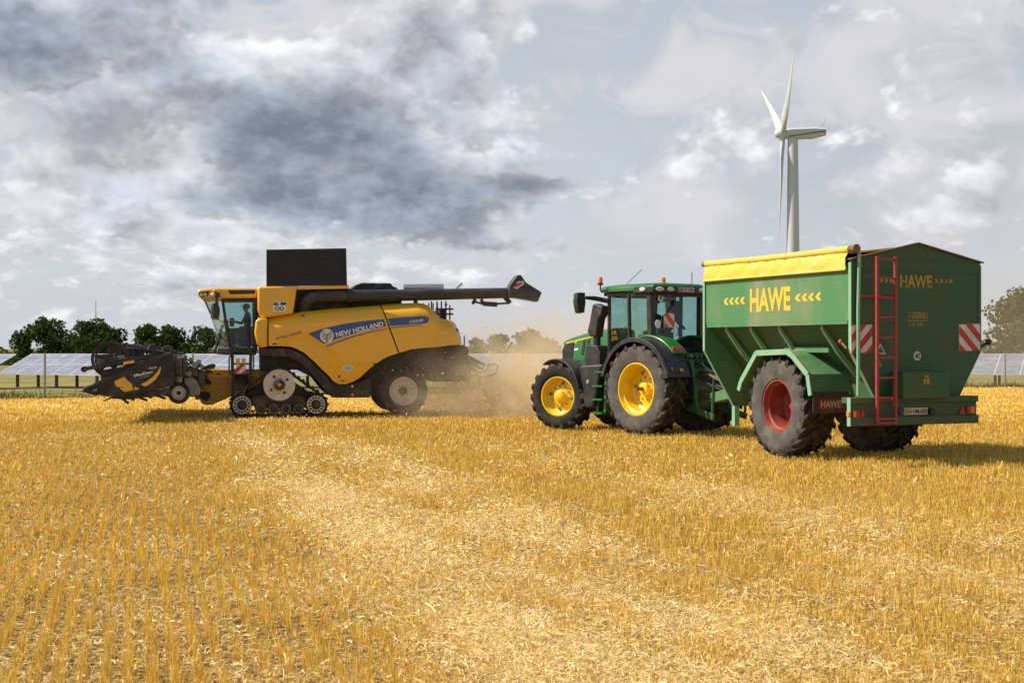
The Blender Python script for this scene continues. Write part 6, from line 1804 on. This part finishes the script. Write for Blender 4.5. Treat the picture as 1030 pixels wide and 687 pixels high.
# cover: rolled tarpaulin
def tarpaulin():
    nx_, mb = 60, MB()
    prof = [(HWT + 0.035, 3.265), (HWT + 0.045, 3.35), (HWT + 0.04, 3.46), (HWT + 0.02, 3.535), (HWT - 0.05, 3.57)]
    vs, fs = [], []
    g_ = random.Random(3)
    for i in range(nx_ + 1):
        x = XRr + 0.06 + (XFr - XRr - 0.06) * i / nx_
        for j, (y, z) in enumerate(prof):
            w_ = 0.016 * math.sin(x * 9 + j * 1.1 + 1.5 * math.sin(x * 2.3)) * math.sin(math.pi * min(1, (j + 0.3) / 4)) + 0.010 * math.sin(x * 21 + 2 * j)
            vs.append((x, y + w_ * (j not in (0,)), z))
    m_ = len(prof)
    for i in range(nx_):
        for j in range(m_ - 1): fs.append((i * m_ + j, i * m_ + j + 1, (i + 1) * m_ + j + 1, (i + 1) * m_ + j))
    k0 = len(vs)
    vs += [(x, y - 0.012, z) for x, y, z in vs]
    fs += [tuple(k0 + q for q in reversed(f)) for f in fs]
    mb.add(vs, fs)
    # sheet over the top, gable shaped
    mb.add([(XRr + 0.02, HWT - 0.05, 3.56), (XFr, HWT - 0.05, 3.56), (XFr, 0, 3.70), (XRr + 0.02, 0, 3.70), (XRr + 0.02, -HWT, 3.42), (XFr, -HWT, 3.42),
            (XRr + 0.02, HWT - 0.05, 3.53), (XFr, HWT - 0.05, 3.53), (XFr, 0, 3.67), (XRr + 0.02, 0, 3.67), (XRr + 0.02, -HWT, 3.39), (XFr, -HWT, 3.39)],
           [(0, 1, 2, 3), (3, 2, 5, 4), (9, 8, 7, 6), (10, 11, 8, 9), (0, 3, 9, 6), (3, 4, 10, 9), (1, 7, 8, 2), (2, 8, 11, 5), (0, 6, 7, 1), (4, 5, 11, 10)])
    return mb
tarp = tarpaulin().build('tarpaulin', M['tarp'], gt_, smooth=60)
MB().tube([(XRr + 0.03, HWT - 0.02, 3.60), (0.2, HWT - 0.01, 3.585), (XFr, HWT - 0.02, 3.60)], 0.058, 16).build('roll', M['tarp'], tarp)
MB().cyl((XRr + 0.03, HWT - 0.02, 3.60), (XRr - 0.08, HWT - 0.02, 3.60), 0.045).cyl((XFr, HWT - 0.02, 3.60), (XFr + 0.12, HWT - 0.02, 3.60), 0.05).build('roll_end', M['grime'], tarp)
MB().tube([(XRr + 0.06, HWT + 0.045, 3.265), (XFr, HWT + 0.045, 3.265)], 0.022, 8).build('hem', M['tarp'], tarp)
# crank rod down the rear corner
p0, p1 = FG.at('x', XRr - 0.11, 864.3, 254), FG.at('x', XRr - 0.11, 863.2, 398)
cr = MB().tube([(XRr - 0.11, HWT - 0.03, 3.60), (p0[0], p0[1], p0[2] - 0.02), (p1[0], p1[1], 2.6), p1], 0.032, 8).build('crank_rod', M['trailer_pale'], gt_)
MB().cyl((XRr - 0.06, HWT - 0.03, 3.60), (XRr - 0.15, HWT - 0.03, 3.60), 0.075).build('gear', M['rust'], cr)
k0, k1 = FG.at('y', 1.42, 845.5, 343.8), FG.at('y', 1.42, 851.5, 350.5)
ch = MB().tube([k0, k1], 0.02, 8).build('crank_handle', M['rust'], gt_)
MB().sphere(k0, 0.045, n=8).build('knob', M['ladder_red'], ch)
k2, k3 = FG.at('x', XRr - 0.03, 985, 349.5), FG.at('x', XRr - 0.1, 994, 344.2)
ch = MB().tube([k2, k3], 0.028, 8).build('side_handle', M['black'], gt_)
MB().sphere(k3, 0.055, n=8).build('knob', M['print_black'], ch)

# ladder
xl = XRr - 0.33
G = lambda px, py, x=xl: FG.at('x', x, px, py)
la, lb = G(882.0, 258), G(900.5, 257.5)
yl0, yl1, zl0, zl1 = la[1], lb[1], G(882, 425)[2], la[2]
lad = MB()
for y in (yl0, yl1): lad.box(xl - 0.022, xl + 0.022, y - 0.022, y + 0.022, zl0, zl1)
for py in (260.5, 279.8, 299.3, 319, 339.3, 359.8, 380, 400.2, 421.5, 425.5):
    z = G(882, py)[2]
    lad.box(xl - 0.016, xl + 0.016, min(yl0, yl1) - 0.02, max(yl0, yl1) + 0.02, z - 0.017, z + 0.017)
ladder = lad.build('ladder', M['ladder_red'], gt_)
br_ = MB()
for py, ex in ((297.5, 0.10), (402, 0.05)):
    z = G(882, py)[2]
    br_.box(xl + 0.02, XRr - 0.05, yl1, yl1 + 0.05, z - 0.02, z + 0.02).box(XRr - 0.08, XRr - 0.05, yl1 - 0.02, yl0 + ex + 0.05, z - 0.025, z + 0.025)
br_.build('ladder_bracket', M['ladder_red'], ladder)

# light bar
xb = XRr - 0.22
b0_, b1_ = FG.at('x', xb, 853.5, 415), FG.at('x', xb, 982, 412)
yb0, yb1 = b0_[1], b1_[1]
zb0, zb1 = 0.66, 1.13
lbm = MB().box(xb, xb + 0.03, yb1, yb0, zb0, zb1).box(xb - 0.06, xb, yb1, yb0, zb0, zb0 + 0.14).box(xb - 0.05, xb + 0.2, yb1, yb0, zb1 - 0.10, zb1 + 0.0)
lbar = lbm.build('light_bar', M['trailer_shaded'], gt_, bevel=0.008)
MB().box(xb - 0.061, xb + 0.03, yb0, yb0 + 0.012, zb0, zb1).build('bar_end', M['trailer_pale'], lbar)
MB().box(xb + 0.03, XRr + 0.1, -0.9, -0.8, 0.75, 0.95).box(xb + 0.03, XRr + 0.1, 0.8, 0.9, 0.75, 0.95).build('bar_bracket', M['trailer_shaded'], lbar)
LB = lambda px, py: FG.at('x', xb - 0.012, px, py)
def lamp(px, py, mat, r, name='rear_light'):
    c_ = LB(px, py)
    return MB().lathe([(r, -0.03), (r, 0.012), (r * 0.8, 0.024), (0.01, 0.028)], (0, 0, 0), 'x', 20)
for pts, mat in ((((857, 419.8), (860.2, 419.8), (860.2, 413.2), (857, 413.2)), 'lens_orange'), (((860.6, 419.8), (863.6, 419.8), (863.6, 413.2), (860.6, 413.2)), 'lens_red'),
                 (((971.6, 415.6), (975, 415.4), (975, 408.8), (971.6, 409)), 'lens_red'), (((975.3, 415.4), (979, 415.2), (979, 408.6), (975.3, 408.8)), 'lens_orange')):
    quad_plate('rear_light', mat, lbar, [LB(*p_) for p_ in pts], (-1, 0, 0), 0.03)
for tri in (((864, 420.4), (870.4, 420), (867, 412.2)), ((963.8, 416.6), (970.6, 416.2), (967.6, 408.2))):
    quad_plate('triangle_reflector', 'lens_red', lbar, [LB(*p_) for p_ in tri], (-1, 0, 0), 0.012)
quad_plate('side_marker', 'lens_orange', lbar, [(xb - 0.05, yb0 + 0.013, 0.83), (xb + 0.02, yb0 + 0.013, 0.83), (xb + 0.02, yb0 + 0.013, 0.90), (xb - 0.05, yb0 + 0.013, 0.90)], (0, 1, 0), 0.02)
np_ = quad_plate('number_plate', 'plate', lbar, [LB(907, 417.4), LB(932.5, 416.6), LB(932.5, 409.7), LB(907, 410.4)], (-1, 0, 0), 0.010)
a_ = LB(907, 417.4); b_ = LB(932.5, 416.6); zpl, hpl = a_[2], LB(907, 410.4)[2] - a_[2]
xpl = xb - 0.023
quad_plate('blue_band', 'plate_blue', np_, [(xpl, a_[1], zpl), (xpl, a_[1] - 0.04, zpl), (xpl, a_[1] - 0.04, zpl + hpl), (xpl, a_[1], zpl + hpl)], (-1, 0, 0), 0.003)
lettering('OH HM 620', 'lettering', M['print_black'], np_, (xpl - 0.001, a_[1] - 0.055, zpl + hpl * 0.2), (0, -1, 0), (0, 0, 1), hpl * 0.62, abs(a_[1] - b_[1]) - 0.075, 0.015, 0.003)
disc_plate('plate_seal', 'sign_yellow', np_, (xpl, a_[1] - 0.145, zpl + hpl * 0.72), (-1, 0, 0), 0.02, thick=0.006)
pl_ = MB()
for px in (904, 936): 
    c_ = LB(px, 413.5); pl_.cyl((c_[0] + 0.01, c_[1], c_[2]), (c_[0] - 0.06, c_[1], c_[2]), 0.055, n=12)
pl_.build('plate_lamp', M['black'], lbar)

# markings on the back
xw = XRr - 0.051
B = lambda px, py: FG.at('x', xw, px, py)
def back_plate(name, pts, flip):
    striped_plate(name, rear_wall, [B(*p_) for p_ in pts], (-1, 0, 0), 3.1, flip=flip)
back_plate('warning_plate', ((855.5, 355.2), (876.8, 354.6), (876.8, 326.6), (855.5, 327.2)), True)
back_plate('warning_plate', ((964.2, 353.2), (985.2, 352.6), (985.2, 325.8), (964.2, 326.4)), False)
def chevrons(parent, mat, o, right, up, n_, w_, h_, pitch, point_right, nrm, t=0.004):
    o, ri, u, nv = Vector(o), Vector(right).normalized(), Vector(up).normalized(), Vector(nrm).normalized()
    mb = MB()
    for i in range(n_):
        x = i * pitch
        p2 = [(0, 0), (w_ * 0.55, 0), (w_, h_ / 2), (w_ * 0.55, h_), (0, h_), (w_ * 0.45, h_ / 2)]
        if not point_right: p2 = [(w_ - a, b) for a, b in p2]
        vs = [o + ri * (x + a) + u * b for a, b in p2]
        mb.add(vs + [v_ + nv * t for v_ in vs], [(0, 1, 2, 5), (5, 2, 3, 4), (9, 8, 11, 6) if False else (6, 11, 8, 7), (11, 10, 9, 8)] + [(j, (j + 1) % 6, 6 + (j + 1) % 6, 6 + j) for j in range(6)])
    return mb.build('chevrons', M[mat], parent, smooth=0)
def back_text(t, p0, p1, hpx, mat, bold):
    a_, b_ = Vector(B(*p0)), Vector(B(*p1))
    return lettering(t, 'lettering', M[mat], rear_wall, (xw, a_.y, a_.z), (0, -1, 0), (0, 0, 1), hpx, abs(a_.y - b_.y), bold, 0.004)
back_text('HAWE', (905, 289.4), (937.2, 289.4), 0.215, 'sign_yellow_worn', 0.03)
a_ = B(884, 284.3); b_ = B(904, 284.3); pt_ = abs(a_[1] - b_[1]) / 4
chevrons(rear_wall, 'sign_yellow_worn', a_, (0, -1, 0), (0, 0, 1), 4, pt_ * 0.85, 0.06, pt_, True, (-1, 0, 0))
a_ = B(939.6, 284.6)
chevrons(rear_wall, 'sign_yellow_worn', a_, (0, -1, 0), (0, 0, 1), 4, pt_ * 0.85, 0.06, pt_, True, (-1, 0, 0))
back_text('HAWE', (914.3, 320.8), (930.8, 320.6), 0.085, 'sign_yellow_worn', 0.02)
fr = MB()
f0, f1 = B(912.6, 323), B(932.4, 314.4)
for y0, y1, z0, z1 in ((f1[1], f0[1], f0[2], f0[2] + 0.012), (f1[1], f0[1], f1[2] - 0.012, f1[2]), (f0[1] - 0.012, f0[1], f0[2], f1[2]), (f1[1], f1[1] + 0.012, f0[2], f1[2])):
    fr.box(xw - 0.005, xw, y0, y1, z0, z1)
fr.build('logo_frame', M['sign_yellow_worn'], rear_wall, smooth=0)
back_text('ULW 1500', (913, 328), (928, 328), 0.055, 'sign_yellow_worn', 0.01)
c_ = B(922.3, 358)
sg40 = disc_plate('speed_sign', 'sign_white', rear_wall, c_, (-1, 0, 0), 0.092)
mbr = MB().lathe([(0.080, -0.012), (0.090, -0.012), (0.090, -0.006), (0.080, -0.006)], (c_[0], c_[1], c_[2]), 'x', 28, closed=True).build('ring', M['print_black'], sg40)
lettering('40', 'lettering', M['print_black'], sg40, (c_[0] - 0.009, c_[1] + 0.05, c_[2] - 0.05), (0, -1, 0), (0, 0, 1), 0.10, 0.10, 0.02, 0.003)
tri = quad_plate('blue_triangle', 'white', rear_wall, [B(881, 356.2), B(890.6, 356), B(885, 345.8)], (-1, 0, 0), 0.006)
quad_plate('blue_field', 'blue', tri, [(xw - 0.008, *B(882.6, 355.2)[1:]), (xw - 0.008, *B(889.1, 355)[1:]), (xw - 0.008, *B(885.1, 347.9)[1:])], (-1, 0, 0), 0.003)
back_text('S', (883.6, 369.2), (886.4, 369.2), 0.10, 'sign_yellow_worn', 0.02)
# tool box
xt = XRr - 0.40
t0, t1 = FG.at('x', xt, 908.8, 401.3), FG.at('x', xt, 954.8, 373.6)
tb_ = MB().box(xt, XRr - 0.052, t1[1], t0[1], t0[2], t1[2]).build('tool_box', M['trailer_shaded'], gt_, bevel=0.015)
Tq = lambda px, py: FG.at('x', xt - 0.001, px, py)
ym = MB()
for x0, x1, y0, y1 in ((928.6, 931.2, 387, 380.4), (931.9, 934.6, 387, 380.2), (929.6, 933.9, 379.4, 377.6), (928.6, 934.6, 381.4, 380.4)):
    a_, b_ = Tq(x0, y0), Tq(x1, y1)
    ym.box(xt - 0.005, xt - 0.001, b_[1], a_[1], a_[2], b_[2])
ym.build('symbol', M['sign_yellow_worn'], tb_, smooth=0)

# markings on the near side
YS = HWT + 0.002
N_ = lambda px, py: FG.at('y', YS, px, py)
a_, b_ = N_(754.5, 314.4), N_(795.2, 313.2)
lettering('HAWE', 'lettering', M['sign_yellow'], near_wall, (a_[0], YS, a_[2]), (-1, 0, 0), (0, 0, 1), N_(754.5, 290.8)[2] - a_[2], a_[0] - b_[0], 0.035, 0.004)
for p0, p1, h_ in (((728, 307.2), (750, 306.4), 0.135), ((799.5, 303.8), (827, 303), 0.135)):
    a_, b_ = N_(*p0), N_(*p1)
    pitch = (a_[0] - b_[0]) / 4
    chevrons(near_wall, 'sign_yellow', (a_[0], YS, a_[2]), (-1, 0, 0), (0, 0, 1), 4, pitch * 0.92, h_, pitch, False, (0, 1, 0))

# wheels, mudguards
for sg in (1, -1):
    wheel(gt_, (0, sg * 0.96, 0.90), 0.915, 0.74, 0.475, sg, 'rim_red', lugs=22, disc=-0.16, hub_r=0.13, hub_out=0.10, hub_mat='rim_red', sweep=24, bolts=10, lug_h=0.05, lug_w=0.062)
    fy0, fy1 = (0.50, 1.38) if sg > 0 else (-1.38, -0.50)
    mg_px = [(743.2, 392), (745.6, 383), (761, 354.6), (791.7, 353.2), (797, 357), (812.5, 376.4), (815.4, 397.2)]
    mp2 = FG.side(1.38, mg_px)
    vs, fs = [], []
    cx_ = 0.0
    for x, z in mp2:
        d_ = math.hypot(x - cx_, z - 0.9); k_ = (d_ - 0.035) / d_
        for xx, zz in ((x, z), (cx_ + (x - cx_) * k_, 0.9 + (z - 0.9) * k_)):
            for y in (fy0, fy1): vs.append((xx, y, zz))
    for i in range(len(mp2) - 1):
        a, b = i * 4, i * 4 + 4
        fs += [(a, a + 1, b + 1, b), (a + 2, b + 2, b + 3, a + 3), (a, b, b + 2, a + 2), (a + 1, a + 3, b + 3, b + 1)]
    e_ = (len(mp2) - 1) * 4
    fs += [(0, 2, 3, 1), (e_, e_ + 1, e_ + 3, e_ + 2)]
    mg = MB().add(vs, fs).build('mudguard', M['trailer_green'], gt_, smooth=0)
    rl_ = MB()
    for i in range(len(mp2) - 1):
        (x0, z0), (x1, z1) = mp2[i], mp2[i + 1]
        yo = sg * 1.39
        rl_.bar((x0, yo, z0 - 0.01), (x1, yo, z1 - 0.01), 0.02, 0.10, up=(0, 0, 1))
    rl_.build('rim_lip', M['trailer_pale'], mg)
    MB().box(mp2[3][0] - 0.7, mp2[2][0] - 0.35, sg * 0.55 if sg > 0 else -1.0, 1.0 if sg > 0 else -0.55, mp2[2][1] + 0.005, mp2[2][1] + 0.10).build('guard_plate', M['trailer_green'], mg, smooth=0)
    fx = mp2[-1][0] - 0.02
    zt_, zb_ = FG.at('x', fx, 830, 397.5)[2], FG.at('x', fx, 830, 415.5)[2]
    fl_ = MB().box(fx - 0.015, fx, fy0 + 0.12, fy1 - 0.02, zb_, zt_ + 0.06).build('mud_flap', M['flap'], gt_, bevel=0.004)
    ymid = (fy0 + fy1) / 2 + 0.05
    hx = 0.27
    pts = [(fx - 0.016, ymid + hx * math.copysign(abs(math.cos(t)) ** 0.35, math.cos(t)), (zb_ + zt_) / 2 + 0.105 * math.copysign(abs(math.sin(t)) ** 0.6, math.sin(t))) for t in np.linspace(0, 2 * math.pi, 33)[:-1]]
    quad_plate('logo_field', 'flap_red', fl_, pts, (-1, 0, 0), 0.003)
    lettering('HAWE', 'lettering', M['plate'], fl_, (fx - 0.020, ymid + 0.21, (zb_ + zt_) / 2 - 0.062), (0, -1, 0), (0, 0, 1), 0.125, 0.42, 0.03, 0.003)
MB().cyl((0, -0.9, 0.90), (0, 0.9, 0.90), 0.11).build('axle', M['black_dusty'], gt_)
MB().box(-2.2, 2.5, -0.42, -0.30, 0.98, 1.12).box(-2.2, 2.5, 0.30, 0.42, 0.98, 1.12).box(-0.25, 0.25, -0.55, 0.55, 0.85, 1.02).build('chassis', M['trailer_green'], gt_)
MB().bar((-2.2, 0, 0.9), (2.5, 0, 0.9), 0.35, 0.3).build('auger_trough', M['black_dusty'], gt_)
# drawbar, jack, hydraulic bits
db = MB().bar((2.5, 0.1, 1.10), (3.3, -0.05, 1.08), 0.42, 0.30).build('drawbar_box', M['trailer_pale'], gt_, bevel=0.01)
MB().bar((3.3, -0.05, 1.05), (5.65, -0.80, 0.82), 0.22, 0.22).bar((5.6, -0.78, 0.82), (5.85, -0.86, 0.80), 0.14, 0.14).build('drawbar', M['trailer_green'], gt_, bevel=0.01)
jk = MB().bar((3.05, 0.25, 1.25), (3.05, 0.25, 0.36), 0.11, 0.11).build('jack', M['trailer_pale'], gt_)
MB().tube([(2.56, 0.55, 2.2), (2.75, 0.5, 1.7), (2.6, 0.4, 1.2)], 0.03, 6).tube([(2.56, -0.3, 3.3), (3.1, -0.2, 3.0), (3.0, 0.2, 2.6), (2.6, 0.4, 2.3)], 0.035, 8).build('hoses', M['black'], gt_)
fb = MB().bar((2.56, 0.9, 3.2), (2.95, 0.85, 3.05), 0.10, 0.10).bar((2.95, 0.85, 3.10), (2.9, 0.82, 2.6), 0.07, 0.07).bar((2.9, 0.82, 2.62), (2.58, 0.9, 2.4), 0.06, 0.06)
fb.build('folding_bracket', M['trailer_green'], gt_)

# ------------------------------------------------------------------ dust
def dust(name, label, lo, hi, dens, color, blobs, scale, thr, floor_soft, anis=0.2):
    c = [(a + b) / 2 for a, b in zip(lo, hi)]
    mb = MB().box(*[q for a, b in zip(lo, hi) for q in (a, b)])
    m = bpy.data.materials.new(name); m.use_nodes = True
    T = NT(m.node_tree)
    pos = T.node('ShaderNodeNewGeometry').outputs['Position']
    x, y, z = T.xyz(pos)
    acc = None
    for (bx_, by_, bz_, sx_, sy_, sz_, amp) in blobs:
        q = T.total([T.m('POWER', T.m('ABSOLUTE', T.m('MULTIPLY', T.m('SUBTRACT', v_, c_), 1.0 / s_)), 2.0) for v_, c_, s_ in ((x, bx_, sx_), (y, by_, sy_), (z, bz_, sz_))])
        e = T.m('MULTIPLY', T.m('EXPONENT', T.m('MULTIPLY', q, -1.0)), amp)
        acc = e if acc is None else T.m('ADD', acc, e)
    nz = T.noise(pos, scale, 4.0, 0.6, 0.6)
    d = T.m('MULTIPLY', acc, T.ss(nz, thr, thr + 0.34))
    # fade to nothing inside every face of the box
    for v_, a, b in zip((x, y, z), lo, hi):
        wd = (b - a) * 0.12
        if v_ is not z: d = T.m('MULTIPLY', d, T.ss(v_, a, a + wd))
        d = T.m('MULTIPLY', d, T.ss(v_, b, b - wd * 2.0))
    d = T.m('MULTIPLY', d, dens)
    vol = T.node('ShaderNodeVolumePrincipled')
    vol.inputs['Color'].default_value = (*color, 1)
    vol.inputs['Anisotropy'].default_value = anis
    T.put(vol.inputs['Density'], d)
    T.t.links.new(vol.outputs[0], T.node('ShaderNodeOutputMaterial').inputs['Volume'])
    o = mb.build(name, m, None, smooth=0)
    tag(o, label, 'dust', kind='stuff')
    return o


dust('dust_cloud', 'brown chaff dust blown out behind the harvester tail', (-5.0, 37.6, -0.04), (6.5, 47.5, 4.6), 2.0, (0.96, 0.81, 0.55),
     [(-0.5, 42.0, 0.45, 1.7, 1.6, 0.80, 1.05), (1.2, 42.5, 0.5, 2.4, 2.2, 0.95, 0.85), (0.5, 43, 1.6, 2.4, 2.4, 1.0, 0.22), (3.2, 43.5, 1.0, 2.4, 2.4, 1.4, 0.28), (-2.6, 41.6, 0.4, 0.9, 1.2, 0.6, 0.25)], 0.9, 0.34, 0.2)
dust('dust_haze', 'thin tan dust drifting over the stubble beyond the trailer', (14, 48, -0.04), (62, 112, 14), 0.012, (0.86, 0.72, 0.50),
     [(36, 76, 1.5, 18, 24, 6.0, 1.0)], 0.09, 0.28, 0.2)

n = 1500
p3 = np.stack([rng.normal(-0.6, 1.3, n), rng.normal(41.6, 0.9, n), np.abs(rng.normal(0.25, 0.75, n))], -1)
ang = rng.uniform(0, 2 * math.pi, n); dv = np.stack([np.cos(ang), rng.normal(0, 0.5, n), np.sin(ang)], -1) * rng.uniform(0.010, 0.032, n)[:, None]
sv = np.stack([-np.sin(ang), rng.normal(0, 0.4, n), np.cos(ang)], -1) * rng.uniform(0.004, 0.009, n)[:, None]
v = np.stack([p3 - dv - sv, p3 + dv - sv, p3 + dv + sv, p3 - dv + sv], 1).reshape(-1, 3)
ch_ = np_mesh('flying_chaff', v, np.arange(4 * n).reshape(-1, 4), M['straw'], np.repeat(rng.beta(2, 2, n), 4))
tag(ch_, 'bits of chaff flying in the dust behind the harvester', 'chaff', kind='stuff')
